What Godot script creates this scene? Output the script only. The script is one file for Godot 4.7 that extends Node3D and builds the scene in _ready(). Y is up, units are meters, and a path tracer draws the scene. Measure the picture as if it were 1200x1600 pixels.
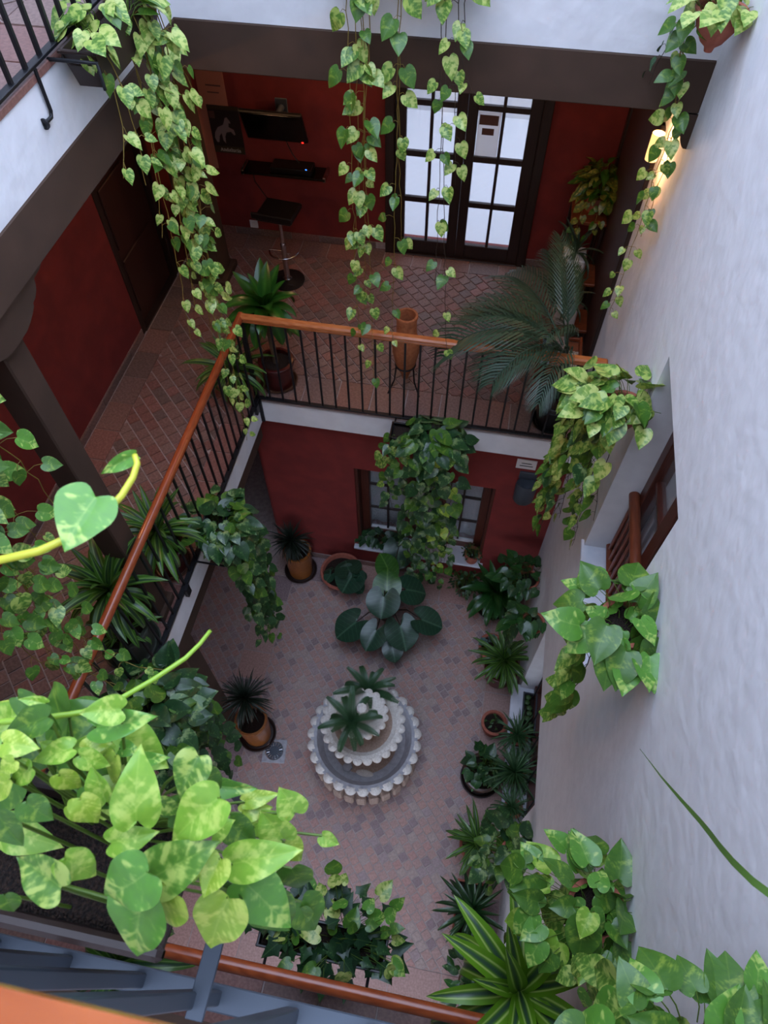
extends Node3D
# A planted patio seen from the second-floor gallery. y is up, metres. x = 0 is the edge of the left gallery,
# x = W the right wall, z = 0 the edge of the back gallery, z = ZF the edge of the front gallery.

const W := 2.793
const ZF := 4.04
const Y1 := 2.8
const Y2 := 6.05
const TAN_FOV := 72.12

var rng := RandomNumberGenerator.new()
var names := {}
var M := {}
var MS := {}
var pothos_mats := {}


func _ready() -> void:
	rng.seed = 7
	var cam := Camera3D.new()
	cam.name = "camera"
	cam.position = Vector3(1.883, 7.377, 3.98)
	cam.rotation_degrees = Vector3(-56.167, 10.866, -0.382)
	cam.fov = TAN_FOV
	cam.near = 0.02
	cam.far = 100.0
	var lens := CameraAttributesPhysical.new()
	lens.frustum_focal_length = 17.5 / tan(deg_to_rad(TAN_FOV / 2.0))
	lens.frustum_near = 0.02
	lens.frustum_far = 100.0
	lens.frustum_focus_distance = 2.0
	lens.exposure_aperture = 10.0
	cam.attributes = lens
	add_child(cam)
	cam.fov = TAN_FOV
	var we := WorldEnvironment.new()
	we.name = "environment"
	var env := Environment.new()
	env.background_mode = Environment.BG_SKY
	var sky := Sky.new()
	var sm := ProceduralSkyMaterial.new()
	sm.sky_top_color = Color(0.80, 0.87, 1.0)
	sm.sky_horizon_color = Color(0.86, 0.90, 0.98)
	sm.ground_bottom_color = Color(0.55, 0.52, 0.50)
	sm.ground_horizon_color = Color(0.80, 0.80, 0.82)
	sm.sky_energy_multiplier = 1.0
	sky.sky_material = sm
	env.sky = sky
	env.background_energy_multiplier = 1.0
	env.tonemap_mode = Environment.TONE_MAPPER_LINEAR
	env.tonemap_exposure = 6.1
	env.sdfgi_enabled = true
	env.ssao_enabled = true
	env.ssil_enabled = true
	we.environment = env
	add_child(we)

	materials()
	leaf_shapes()
	shell()
	floors()
	railings()
	back_wall_things()
	ground_things()
	gallery_things()
	wall_pots()
	hanging_plants()
	near_things()


# ---------------------------------------------------------------- naming and tagging
func numbered(called: String) -> String:
	var n: int = names.get(called, 0)
	names[called] = n + 1
	return called if n == 0 else "%s_%03d" % [called, n]


func tag(o: Node, label: String, category: String, group := "", kind := "") -> void:
	o.set_meta("label", label)
	o.set_meta("category", category)
	if group != "":
		o.set_meta("group", group)
	if kind != "":
		o.set_meta("kind", kind)


func thing(called: String, label: String, category: String, at := Vector3.ZERO, group := "", turn := 0.0) -> Node3D:
	var o := Node3D.new()
	o.name = numbered(called)
	add_child(o)
	o.position = at
	o.rotation.y = turn
	tag(o, label, category, group)
	return o


func part(called: String, mesh: Mesh, mat: Material, parent: Node3D, xf := Transform3D.IDENTITY, stuff := false) -> MeshInstance3D:
	var o := MeshInstance3D.new()
	o.name = called
	o.mesh = mesh
	o.material_override = mat
	o.transform = xf
	parent.add_child(o, true)
	if stuff:
		o.set_meta("kind", "stuff")
	return o


func one(called: String, label: String, category: String, mesh: Mesh, mat: Material, at := Vector3.ZERO, group := "") -> MeshInstance3D:
	var o := MeshInstance3D.new()
	o.name = numbered(called)
	o.mesh = mesh
	o.material_override = mat
	o.position = at
	add_child(o)
	tag(o, label, category, group)
	return o


func struct(called: String, mesh: Mesh, mat: Material) -> MeshInstance3D:
	var o := MeshInstance3D.new()
	o.name = numbered(called)
	o.mesh = mesh
	o.material_override = mat
	add_child(o)
	o.set_meta("kind", "structure")
	return o


# ---------------------------------------------------------------- shapes
func begin() -> SurfaceTool:
	var st := SurfaceTool.new()
	st.begin(Mesh.PRIMITIVE_TRIANGLES)
	return st


func tri(st: SurfaceTool, a: Vector3, b: Vector3, c: Vector3, out: Vector3, n := Vector3.ZERO, uv := Vector2(-9, 0)) -> void:
	var g := (c - a).cross(b - a)
	if g.dot(out) < 0.0:
		var k := b
		b = c
		c = k
		g = -g
	var m := g.normalized() if n == Vector3.ZERO else n
	for p: Vector3 in [a, b, c]:
		st.set_normal(m)
		st.set_uv(Vector2(p.x + p.y * 0.3, p.z + p.y * 0.7) if uv.x < -8.0 else uv)
		st.add_vertex(p)


func quad(st: SurfaceTool, a: Vector3, b: Vector3, c: Vector3, d: Vector3, out: Vector3) -> void:
	tri(st, a, b, c, out)
	tri(st, a, c, d, out)


# a box with chamfered edges, turned by a basis
func cbox(st: SurfaceTool, c: Vector3, size: Vector3, ch := 0.004, b := Basis.IDENTITY) -> void:
	var h := size / 2.0
	ch = minf(ch, minf(h.x, minf(h.y, h.z)) * 0.6)
	var k := h - Vector3.ONE * ch
	for ax in 3:
		var u := (ax + 1) % 3
		var v := (ax + 2) % 3
		for s: float in [-1.0, 1.0]:
			var q: Array[Vector3] = []
			for w: Vector2 in [Vector2(-1, -1), Vector2(1, -1), Vector2(1, 1), Vector2(-1, 1)]:
				var p := Vector3.ZERO
				p[ax] = s * h[ax]
				p[u] = w.x * k[u]
				p[v] = w.y * k[v]
				q.append(c + b * p)
			var o := Vector3.ZERO
			o[ax] = s
			quad(st, q[0], q[1], q[2], q[3], b * o)
			if ch <= 0.0:
				continue
			for s2: float in [-1.0, 1.0]:
				var e: Array[Vector3] = []
				for w: float in [-1.0, 1.0]:
					var p1 := Vector3.ZERO
					p1[ax] = s * h[ax]
					p1[u] = s2 * k[u]
					p1[v] = w * k[v]
					var p2 := Vector3.ZERO
					p2[ax] = s * k[ax]
					p2[u] = s2 * h[u]
					p2[v] = w * k[v]
					e.append(c + b * p1)
					e.append(c + b * p2)
				var o2 := Vector3.ZERO
				o2[ax] = s
				o2[u] = s2
				quad(st, e[0], e[1], e[3], e[2], b * o2)
	if ch > 0.0:
		for sx: float in [-1.0, 1.0]:
			for sy: float in [-1.0, 1.0]:
				for sz: float in [-1.0, 1.0]:
					var s3 := Vector3(sx, sy, sz)
					tri(st, c + b * (s3 * Vector3(h.x, k.y, k.z)), c + b * (s3 * Vector3(k.x, h.y, k.z)), c + b * (s3 * Vector3(k.x, k.y, h.z)), b * s3)


func span(st: SurfaceTool, a: Vector3, b: Vector3, ch := 0.0) -> void:
	cbox(st, (a + b) / 2.0, (b - a).abs(), ch)


func box_mesh(a: Vector3, b: Vector3, ch := 0.004) -> ArrayMesh:
	var st := begin()
	span(st, a, b, ch)
	return st.commit()


func size_box(size: Vector3, ch := 0.004) -> ArrayMesh:
	var st := begin()
	cbox(st, Vector3.ZERO, size, ch)
	return st.commit()


func tube(st: SurfaceTool, pts: PackedVector3Array, r0: float, r1: float, sides := 6, caps := true) -> void:
	var n := pts.size()
	var up := Vector3(0.31, 0.2, 0.93)
	var rings: Array[PackedVector3Array] = []
	var norms: Array[PackedVector3Array] = []
	for i in n:
		var d := (pts[mini(i + 1, n - 1)] - pts[maxi(i - 1, 0)]).normalized()
		var x := up.cross(d)
		if x.length() < 0.05:
			x = Vector3.RIGHT.cross(d)
		x = x.normalized()
		var y := d.cross(x).normalized()
		up = y
		var r := lerpf(r0, r1, float(i) / maxf(1.0, n - 1))
		var ring := PackedVector3Array()
		var nn := PackedVector3Array()
		for k in sides:
			var a := TAU * k / sides
			var o := x * cos(a) + y * sin(a)
			ring.append(pts[i] + o * r)
			nn.append(o)
		rings.append(ring)
		norms.append(nn)
	for i in n - 1:
		for k in sides:
			var l := (k + 1) % sides
			for c: Vector2i in [Vector2i(0, k), Vector2i(1, k), Vector2i(1, l), Vector2i(0, k), Vector2i(1, l), Vector2i(0, l)]:
				st.set_normal(norms[i + c.x][c.y])
				st.set_uv(Vector2(float(c.y) / sides, float(i + c.x)))
				st.add_vertex(rings[i + c.x][c.y])
	if caps:
		for e in [0, n - 1]:
			var o: Vector3 = (pts[0] - pts[1]) if e == 0 else (pts[n - 1] - pts[n - 2])
			for k in sides - 2:
				tri(st, rings[e][0], rings[e][k + 1], rings[e][k + 2], o)


func tube_mesh(pts: PackedVector3Array, r0: float, r1: float, sides := 8) -> ArrayMesh:
	var st := begin()
	tube(st, pts, r0, r1, sides)
	return st.commit()


# profile: (radius, height) from the bottom outside up and, if wanted, down the inside
func lathe(st: SurfaceTool, prof: PackedVector2Array, seg := 32, at := Vector3.ZERO, wave := 0.0, lobes := 0, sx := 1.0) -> void:
	var n := prof.size()
	var fn := PackedVector2Array()
	for i in n - 1:
		var d := prof[i + 1] - prof[i]
		fn.append(Vector2(d.y, -d.x).normalized())
	for i in n - 1:
		var n0 := fn[i]
		var n1 := fn[i]
		if i > 0 and fn[i - 1].dot(fn[i]) > 0.75:
			n0 = (fn[i - 1] + fn[i]).normalized()
		if i < n - 2 and fn[i + 1].dot(fn[i]) > 0.75:
			n1 = (fn[i + 1] + fn[i]).normalized()
		for k in seg:
			var v: Array[Vector3] = []
			var m: Array[Vector3] = []
			for c: Vector2i in [Vector2i(0, 0), Vector2i(1, 0), Vector2i(1, 1), Vector2i(0, 1)]:
				var a := TAU * (k + c.y) / seg
				var p := prof[i + c.x]
				var r := p.x
				if lobes > 0:
					r *= 1.0 - wave + wave * absf(cos(a * lobes / 2.0))
				var q := n0 if c.x == 0 else n1
				v.append(at + Vector3(cos(a) * r * sx, p.y, sin(a) * r))
				m.append(Vector3(cos(a) * q.x, q.y, sin(a) * q.x).normalized())
			for c: int in [0, 2, 1, 0, 3, 2]:
				st.set_normal(m[c])
				st.set_uv(Vector2(float(k + (1 if c >= 2 else 0)) / seg * 4.0, prof[i + (1 if c in [1, 2] else 0)].y * 3.0))
				st.add_vertex(v[c])


func lathe_mesh(prof: Array, seg := 32, wave := 0.0, lobes := 0) -> ArrayMesh:
	var st := begin()
	lathe(st, PackedVector2Array(prof), seg, Vector3.ZERO, wave, lobes)
	return st.commit()


func disc(r: float, y: float, seg := 24) -> ArrayMesh:
	return lathe_mesh([Vector2(r, y), Vector2(0.0, y + r * 0.05)], seg)


func prism(st: SurfaceTool, poly: PackedVector2Array, y0: float, y1: float, inset := 0.0) -> void:
	# a flat polygon in x, z raised from y0 to y1, its top edge chamfered by inset
	var n := poly.size()
	var mid := Vector2.ZERO
	for p in poly:
		mid += p / n
	var top := PackedVector2Array()
	for p in poly:
		top.append(p + (mid - p).normalized() * inset)
	for i in range(1, n - 1):
		tri(st, Vector3(top[0].x, y1, top[0].y), Vector3(top[i].x, y1, top[i].y), Vector3(top[i + 1].x, y1, top[i + 1].y), Vector3.UP)
	for i in n:
		var j := (i + 1) % n
		var o := Vector3((poly[i] + poly[j]).x / 2.0 - mid.x, 0.3, (poly[i] + poly[j]).y / 2.0 - mid.y)
		quad(st, Vector3(poly[i].x, y0, poly[i].y), Vector3(poly[j].x, y0, poly[j].y), Vector3(top[j].x, y1, top[j].y), Vector3(top[i].x, y1, top[i].y), o)


func rect(st: SurfaceTool, x0: float, x1: float, y0: float, y1: float, z0: float, z1: float) -> void:
	span(st, Vector3(x0, y0, z0), Vector3(x1, y1, z1))


# ---------------------------------------------------------------- materials
func solid(key: String, c: Color, rough := 0.7, metal := 0.0) -> StandardMaterial3D:
	var m := StandardMaterial3D.new()
	m.resource_name = key
	m.albedo_color = c
	m.roughness = rough
	m.metallic = metal
	m.cull_mode = BaseMaterial3D.CULL_DISABLED
	M[key] = m
	return m


func noise_tex(seed_: int, freq: float, ramp: Gradient, size := 256, normal := 0.0, kind := FastNoiseLite.TYPE_SIMPLEX_SMOOTH) -> NoiseTexture2D:
	var f := FastNoiseLite.new()
	f.seed = seed_
	f.frequency = freq
	f.noise_type = kind
	f.fractal_octaves = 4
	var t := NoiseTexture2D.new()
	t.width = size
	t.height = size
	t.seamless = true
	t.noise = f
	if normal > 0.0:
		t.as_normal_map = true
		t.bump_strength = normal
	elif ramp:
		t.color_ramp = ramp
	return t


func ramp2(a: Color, b: Color, p0 := 0.2, p1 := 0.8) -> Gradient:
	var g := Gradient.new()
	g.offsets = PackedFloat32Array([p0, p1])
	g.colors = PackedColorArray([a, b])
	return g


func mottled(key: String, a: Color, b: Color, rough: float, freq: float, scale: float, bump := 0.0, seed_ := 1) -> StandardMaterial3D:
	var m := solid(key, Color.WHITE, rough)
	m.albedo_texture = noise_tex(seed_, freq, ramp2(a, b), 256)
	m.uv1_triplanar = true
	m.uv1_world_triplanar = true
	m.uv1_scale = Vector3.ONE * scale
	if bump > 0.0:
		m.heightmap_enabled = true
		m.heightmap_texture = noise_tex(seed_ + 5, freq * 1.6, ramp2(Color.BLACK, Color.WHITE, 0.0, 1.0), 256)
		m.heightmap_scale = bump
	return m


func wood(key: String, a: Color, b: Color, rough: float, along: int, scale := 1.0) -> StandardMaterial3D:
	var im := Image.create_empty(128, 512, false, Image.FORMAT_RGB8)
	var f := FastNoiseLite.new()
	f.seed = hash(key) % 1000
	f.frequency = 0.012
	f.fractal_octaves = 3
	for y in 512:
		for x in 128:
			var u := float(x) + f.get_noise_2d(x * 1.0, y * 0.35) * 26.0
			var g := 0.5 + 0.5 * sin(u * 0.42)
			g = g * 0.55 + 0.45 * (0.5 + 0.5 * f.get_noise_2d(x * 9.0, y * 0.5))
			im.set_pixel(x, y, a.lerp(b, g))
	var m := solid(key, Color.WHITE, rough)
	m.albedo_texture = ImageTexture.create_from_image(im)
	m.uv1_triplanar = true
	m.uv1_world_triplanar = true
	# triplanar looks up (z,y), (x,z), (x,y): grain runs along the texture's v
	m.uv1_scale = Vector3(5, 5, 5) * scale
	m.uv1_scale[along] = 0.8 * scale
	return m


# leaf colours along the blade: u across, v from the base to the tip
func leaf_mat(key: String, kind: int, a: Color, b: Color, c: Color, rough := 0.4, seed_ := 1, amount := 0.0) -> StandardMaterial3D:
	var w := 64
	var h := 128
	var im := Image.create_empty(w, h, false, Image.FORMAT_RGB8)
	var f := FastNoiseLite.new()
	f.seed = seed_
	f.frequency = 0.02
	f.fractal_octaves = 4
	for y in h:
		for x in w:
			var u := absf(float(x) / (w - 1) - 0.5) * 2.0
			var v := float(y) / (h - 1)
			var col := a
			var fine := f.get_noise_2d(x * 3.0 + 300.0, y * 3.0)
			if kind == 0:      # marbled pothos: streaks that follow the side veins
				var across_veins := v * 128.0 - u * 46.0
				var n := f.get_noise_2d(u * 26.0 + (500.0 if x > w / 2 else 0.0), across_veins * 2.2) * 0.45 + f.get_noise_2d(x * 1.3 + 900.0, y * 1.0) * 0.75 + fine * 0.25
				col = a.lerp(c, clampf(0.5 + fine * 0.8, 0, 1) * 0.45)
				col = col.lerp(b, smoothstep(-0.10, 0.36, n + amount) * 0.75)
				col = col.lerp(b.lerp(a, 0.5), (1.0 - smoothstep(0.0, 0.05, u)) * 0.5)
			elif kind == 1:    # striped dracaena: dark grey-green middle, pale lines, green rim
				var stripe := absf(u - 0.42)
				col = a.lerp(c, smoothstep(0.05, 0.4, u))
				col = col.lerp(b, (1.0 - smoothstep(0.02, 0.16, stripe)) * 0.6)
				col = col.lerp(c, smoothstep(0.55, 0.7, u) * 0.9)
			elif kind == 2:    # broad leaf with paler midrib and side veins
				var vein := absf(fposmod(v * 9.0 - u * 1.6, 1.0) - 0.5)
				col = a.lerp(b, clampf(0.4 + fine, 0, 1) * 0.4)
				col = col.lerp(c, (1.0 - smoothstep(0.03, 0.1, vein)) * 0.35)
				col = col.lerp(c, (1.0 - smoothstep(0.02, 0.08, u)) * 0.7)
			else:              # plain blade with a lighter middle
				col = a.lerp(b, (1.0 - smoothstep(0.0, 0.5, u)) * 0.6 + fine * 0.2)
				col = col.lerp(c, smoothstep(0.7, 0.9, u) * amount)
			im.set_pixel(x, y, col)
	var m := solid(key, Color.WHITE, rough)
	m.albedo_texture = ImageTexture.create_from_image(im)
	m.backlight_enabled = true
	m.backlight = Color(0.5, 0.5, 0.3)
	m.texture_repeat = false
	return m


func materials() -> void:
	mottled("plaster", Color(0.875, 0.87, 0.875), Color(0.90, 0.895, 0.90), 0.9, 0.03, 0.7, 0.3, 3)
	mottled("red_wall", Color(0.46, 0.15, 0.135), Color(0.51, 0.17, 0.15), 0.85, 0.012, 0.9, 0.15, 9)
	mottled("brown_beam", Color(0.25, 0.175, 0.125), Color(0.29, 0.205, 0.155), 0.75, 0.01, 0.8, 0.1, 13)
	mottled("mortar", Color(0.63, 0.57, 0.55), Color(0.71, 0.65, 0.63), 0.95, 0.03, 2.0, 0.0, 15)
	mottled("stone", Color(0.80, 0.77, 0.73), Color(0.89, 0.87, 0.84), 0.9, 0.04, 4.0, 0.3, 17)
	mottled("stone_grey", Color(0.62, 0.62, 0.64), Color(0.70, 0.70, 0.72), 0.8, 0.02, 3.0, 0.2, 19)
	mottled("soil", Color(0.13, 0.085, 0.06), Color(0.30, 0.21, 0.16), 1.0, 0.06, 8.0, 2.0, 21)
	mottled("terracotta", Color(0.60, 0.33, 0.26), Color(0.68, 0.39, 0.31), 0.85, 0.02, 5.0, 0.1, 23)
	mottled("clay_jar", Color(0.60, 0.34, 0.20), Color(0.70, 0.43, 0.27), 0.8, 0.02, 5.0, 0.2, 25)
	mottled("ochre_glaze", Color(0.50, 0.29, 0.11), Color(0.60, 0.36, 0.15), 0.35, 0.015, 4.0, 0.0, 27)
	mottled("brown_glaze", Color(0.27, 0.17, 0.12), Color(0.36, 0.24, 0.17), 0.3, 0.015, 4.0, 0.0, 29)
	mottled("maroon_glaze", Color(0.24, 0.07, 0.06), Color(0.32, 0.10, 0.09), 0.3, 0.015, 4.0, 0.0, 31)
	mottled("green_glaze", Color(0.20, 0.22, 0.19), Color(0.27, 0.29, 0.25), 0.35, 0.015, 4.0, 0.0, 33)
	mottled("marble", Color(0.82, 0.84, 0.88), Color(0.90, 0.91, 0.94), 0.3, 0.008, 1.5, 0.0, 35)
	var tones := [Color(0.69, 0.55, 0.51), Color(0.64, 0.55, 0.54), Color(0.70, 0.53, 0.49), Color(0.56, 0.47, 0.47), Color(0.68, 0.59, 0.55), Color(0.71, 0.55, 0.50)]
	for i in 6:
		var c: Color = tones[i]
		mottled("tile_%d" % i, c.darkened(0.10), c.lightened(0.06), 0.6, 0.03, 5.0, 0.0, 40 + i)
	var warm := [Color(0.54, 0.40, 0.36), Color(0.50, 0.39, 0.36), Color(0.57, 0.39, 0.35), Color(0.46, 0.37, 0.34), Color(0.54, 0.42, 0.38), Color(0.53, 0.36, 0.32)]
	for i in 6:
		var c: Color = warm[i]
		mottled("warm_tile_%d" % i, c.darkened(0.12), c.lightened(0.05), 0.42, 0.03, 5.0, 0.0, 50 + i)
	wood("rail_wood_x", Color(0.64, 0.35, 0.18), Color(0.76, 0.47, 0.27), 0.25, 0)
	wood("rail_wood_z", Color(0.50, 0.23, 0.12), Color(0.64, 0.32, 0.17), 0.22, 2)
	wood("rail_wood_near", Color(0.58, 0.28, 0.13), Color(0.68, 0.36, 0.18), 0.25, 0)
	wood("rail_wood_red", Color(0.50, 0.23, 0.12), Color(0.64, 0.32, 0.17), 0.2, 0)
	wood("dark_wood", Color(0.13, 0.08, 0.07), Color(0.19, 0.12, 0.10), 0.5, 1)
	wood("door_wood", Color(0.21, 0.105, 0.085), Color(0.25, 0.13, 0.105), 0.5, 1)
	wood("window_wood", Color(0.27, 0.12, 0.08), Color(0.36, 0.17, 0.12), 0.4, 1)
	wood("bar_wood", Color(0.42, 0.20, 0.12), Color(0.52, 0.27, 0.17), 0.35, 2)
	wood("stand_wood", Color(0.45, 0.22, 0.12), Color(0.58, 0.30, 0.17), 0.45, 0)
	mottled("stone_tan", Color(0.60, 0.51, 0.45), Color(0.70, 0.61, 0.55), 0.9, 0.04, 4.0, 0.0, 18)
	solid("blade_green", Color(0.30, 0.42, 0.16), 0.5)
	solid("black_iron", Color(0.09, 0.09, 0.105), 0.45, 0.3)
	solid("grey_steel", Color(0.24, 0.27, 0.31), 0.45, 0.3)  # blue-grey stands in for sky reflected on the near rail
	solid("plastic_brown", Color(0.17, 0.11, 0.09), 0.45)
	solid("black_plastic", Color(0.035, 0.035, 0.04), 0.35)
	solid("screen", Color(0.02, 0.02, 0.025), 0.12)
	solid("chrome", Color(0.75, 0.75, 0.76), 0.18, 1.0)
	solid("white_paint", Color(0.88, 0.88, 0.88), 0.5)
	solid("grey_plastic", Color(0.26, 0.28, 0.31), 0.4)
	solid("paper", Color(0.86, 0.84, 0.83), 0.8)
	var thin := solid("thin_paper", Color(0.97, 0.97, 0.97), 0.8)
	thin.backlight_enabled = true
	thin.backlight = Color(1.0, 1.0, 1.0)
	solid("paper_pink", Color(0.72, 0.46, 0.36), 0.8)
	solid("brown_card", Color(0.38, 0.27, 0.25), 0.8)
	solid("poster_dark", Color(0.16, 0.12, 0.11), 0.5)
	solid("poster_band", Color(0.24, 0.20, 0.12), 0.5)
	solid("poster_pale", Color(0.55, 0.48, 0.46), 0.6)
	solid("ink", Color(0.10, 0.09, 0.09), 0.7)
	solid("bark", Color(0.36, 0.29, 0.22), 0.9)
	solid("vine_stem", Color(0.50, 0.42, 0.16), 0.6)
	solid("vine_dark", Color(0.22, 0.17, 0.12), 0.7)
	solid("petiole", Color(0.32, 0.42, 0.12), 0.5)
	solid("shoot", Color(0.72, 0.72, 0.20), 0.4)
	solid("shoot_green", Color(0.52, 0.66, 0.18), 0.4)
	var g := solid("glass", Color(0.92, 0.96, 1.0, 0.08), 0.02)
	g.transparency = BaseMaterial3D.TRANSPARENCY_ALPHA
	var lace := mottled("lace", Color(0.40, 0.41, 0.44), Color(0.80, 0.81, 0.84), 0.9, 0.07, 6.0, 0.0, 61)
	lace.backlight_enabled = true
	lace.backlight = Color(0.4, 0.4, 0.4)
	var lamp := solid("lamp_glow", Color(1.0, 0.9, 0.75), 0.6)
	lamp.emission_enabled = true
	lamp.emission = Color(1.0, 0.74, 0.42)
	lamp.emission_energy_multiplier = 0.3
	var led := solid("led_red", Color(0.8, 0.05, 0.05), 0.3)
	led.emission_enabled = true
	led.emission = Color(1, 0.08, 0.06)
	led.emission_energy_multiplier = 2.0
	var led2 := solid("led_blue", Color(0.1, 0.3, 0.9), 0.3)
	led2.emission_enabled = true
	led2.emission = Color(0.15, 0.4, 1.0)
	led2.emission_energy_multiplier = 1.5
	var mags := [Color(0.62, 0.66, 0.72), Color(0.55, 0.20, 0.18), Color(0.75, 0.66, 0.58), Color(0.35, 0.48, 0.60), Color(0.66, 0.62, 0.62)]
	for i in 5:
		var c: Color = mags[i]
		mottled("magazine_%d" % i, c.darkened(0.45), c.lightened(0.35), 0.35, 0.035, 6.0, 0.0, 70 + i)
	# leaves
	leaf_mat("pothos_green", 0, Color(0.25, 0.41, 0.14), Color(0.58, 0.66, 0.25), Color(0.34, 0.49, 0.16), 0.35, 1, -0.25)
	leaf_mat("pothos_marbled", 0, Color(0.30, 0.46, 0.16), Color(0.73, 0.77, 0.40), Color(0.40, 0.55, 0.19), 0.35, 2, 0.02)
	leaf_mat("pothos_pale", 0, Color(0.40, 0.54, 0.20), Color(0.80, 0.81, 0.48), Color(0.52, 0.63, 0.23), 0.35, 3, 0.16)
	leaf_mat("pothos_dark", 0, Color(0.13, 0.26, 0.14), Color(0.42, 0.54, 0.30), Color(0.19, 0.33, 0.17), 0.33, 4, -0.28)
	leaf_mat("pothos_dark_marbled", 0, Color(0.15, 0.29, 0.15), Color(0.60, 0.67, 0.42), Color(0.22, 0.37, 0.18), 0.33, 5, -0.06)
	leaf_mat("pothos_lime", 0, Color(0.53, 0.66, 0.20), Color(0.78, 0.82, 0.40), Color(0.62, 0.72, 0.26), 0.33, 6, 0.0)
	leaf_mat("pothos_fresh", 0, Color(0.46, 0.63, 0.20), Color(0.74, 0.80, 0.40), Color(0.56, 0.70, 0.25), 0.33, 7, -0.12)
	leaf_mat("pothos_lush", 0, Color(0.33, 0.53, 0.20), Color(0.74, 0.79, 0.42), Color(0.38, 0.60, 0.18), 0.33, 8, -0.05)
	leaf_mat("dracaena_striped", 1, Color(0.16, 0.27, 0.18), Color(0.60, 0.68, 0.46), Color(0.25, 0.41, 0.12), 0.35, 9)
	leaf_mat("dracaena_bright", 1, Color(0.22, 0.33, 0.24), Color(0.80, 0.84, 0.55), Color(0.38, 0.56, 0.12), 0.35, 10)
	leaf_mat("dracaena_plain", 3, Color(0.16, 0.34, 0.10), Color(0.30, 0.48, 0.15), Color(0.2, 0.3, 0.1), 0.3, 11)
	leaf_mat("spiky_dark", 3, Color(0.11, 0.17, 0.13), Color(0.18, 0.25, 0.18), Color(0.20, 0.12, 0.12), 0.35, 12, 0.6)
	leaf_mat("spider", 3, Color(0.18, 0.32, 0.18), Color(0.44, 0.55, 0.36), Color(0.2, 0.34, 0.2), 0.4, 13)
	leaf_mat("palm", 3, Color(0.15, 0.24, 0.17), Color(0.25, 0.36, 0.26), Color(0.3, 0.26, 0.15), 0.45, 14, 0.3)
	leaf_mat("cycad", 3, Color(0.15, 0.27, 0.17), Color(0.26, 0.40, 0.24), Color(0.2, 0.3, 0.15), 0.45, 15)
	leaf_mat("alocasia", 2, Color(0.13, 0.25, 0.18), Color(0.19, 0.33, 0.22), Color(0.33, 0.46, 0.36), 0.3, 16)
	leaf_mat("alocasia_young", 2, Color(0.18, 0.36, 0.10), Color(0.25, 0.44, 0.13), Color(0.42, 0.56, 0.24), 0.3, 17)
	leaf_mat("broad_green", 2, Color(0.12, 0.28, 0.12), Color(0.20, 0.38, 0.15), Color(0.33, 0.48, 0.2), 0.3, 18)
	leaf_mat("croton", 0, Color(0.32, 0.38, 0.13), Color(0.66, 0.62, 0.24), Color(0.44, 0.48, 0.16), 0.35, 19, 0.0)
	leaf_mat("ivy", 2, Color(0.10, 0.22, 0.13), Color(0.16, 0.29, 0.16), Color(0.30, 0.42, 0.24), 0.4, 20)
	leaf_mat("succulent", 3, Color(0.30, 0.40, 0.38), Color(0.40, 0.50, 0.46), Color(0.45, 0.4, 0.4), 0.5, 23, 0.3)
	leaf_mat("dracaena_dark", 3, Color(0.13, 0.25, 0.13), Color(0.26, 0.40, 0.20), Color(0.15, 0.2, 0.1), 0.35, 22)
	leaf_mat("small_green", 2, Color(0.20, 0.33, 0.16), Color(0.30, 0.44, 0.20), Color(0.45, 0.55, 0.3), 0.45, 21)


# ---------------------------------------------------------------- leaves
# outline: edge points (half width, z) from the base round to the tip; spine: the z of the midrib beside each
func blade(edge: Array, spine: Array, across: int, fold: float, curl: float, wave: float, twist := 0.0) -> ArrayMesh:
	var rows := edge.size()
	var grid: Array[PackedVector3Array] = []
	var uvs: Array[PackedVector2Array] = []
	for i in rows:
		var e: Vector2 = edge[i]
		var s: float = spine[i]
		var line := PackedVector3Array()
		var ul := PackedVector2Array()
		for k in across * 2 + 1:
			var f := float(k) / across - 1.0
			var a := absf(f)
			var x := e.x * f
			var z := lerpf(s, e.y, a * a)
			var y := fold * absf(x) * (1.0 - 0.35 * a) - curl * z * absf(z) + wave * sin(z * 11.0 + f * 2.0) * a
			line.append(Vector3(x + twist * z * z * 0.3, y, z))
			ul.append(Vector2(0.5 + x / 0.96, clampf((z + 0.16) / 1.16, 0.0, 1.0)))
		grid.append(line)
		uvs.append(ul)
	var st := begin()
	st.set_smooth_group(0)
	for i in rows - 1:
		for k in across * 2:
			for c: Vector2i in [Vector2i(0, 0), Vector2i(1, 0), Vector2i(1, 1), Vector2i(0, 0), Vector2i(1, 1), Vector2i(0, 1)]:
				st.set_uv(uvs[i + c.x][k + c.y])
				st.add_vertex(grid[i + c.x][k + c.y])
	st.generate_normals()
	st.index()
	return st.commit()


# the same outline with smooth curves through more points
func dense(edge: Array, spine: Array, n: int) -> Array:
	var e: Array = []
	var s: Array = []
	var last := edge.size() - 1
	for i in n + 1:
		var t := float(i) / n * last
		var k := mini(int(t), last - 1)
		var f := t - k
		var a: Vector2 = edge[maxi(k - 1, 0)]
		var b: Vector2 = edge[k]
		var c: Vector2 = edge[k + 1]
		var d: Vector2 = edge[mini(k + 2, last)]
		var p := b.cubic_interpolate(c, a, d, f)
		e.append(Vector2(maxf(p.x, 0.0), p.y))
		s.append(lerpf(spine[k], spine[k + 1], f))
	return [e, s]


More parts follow.
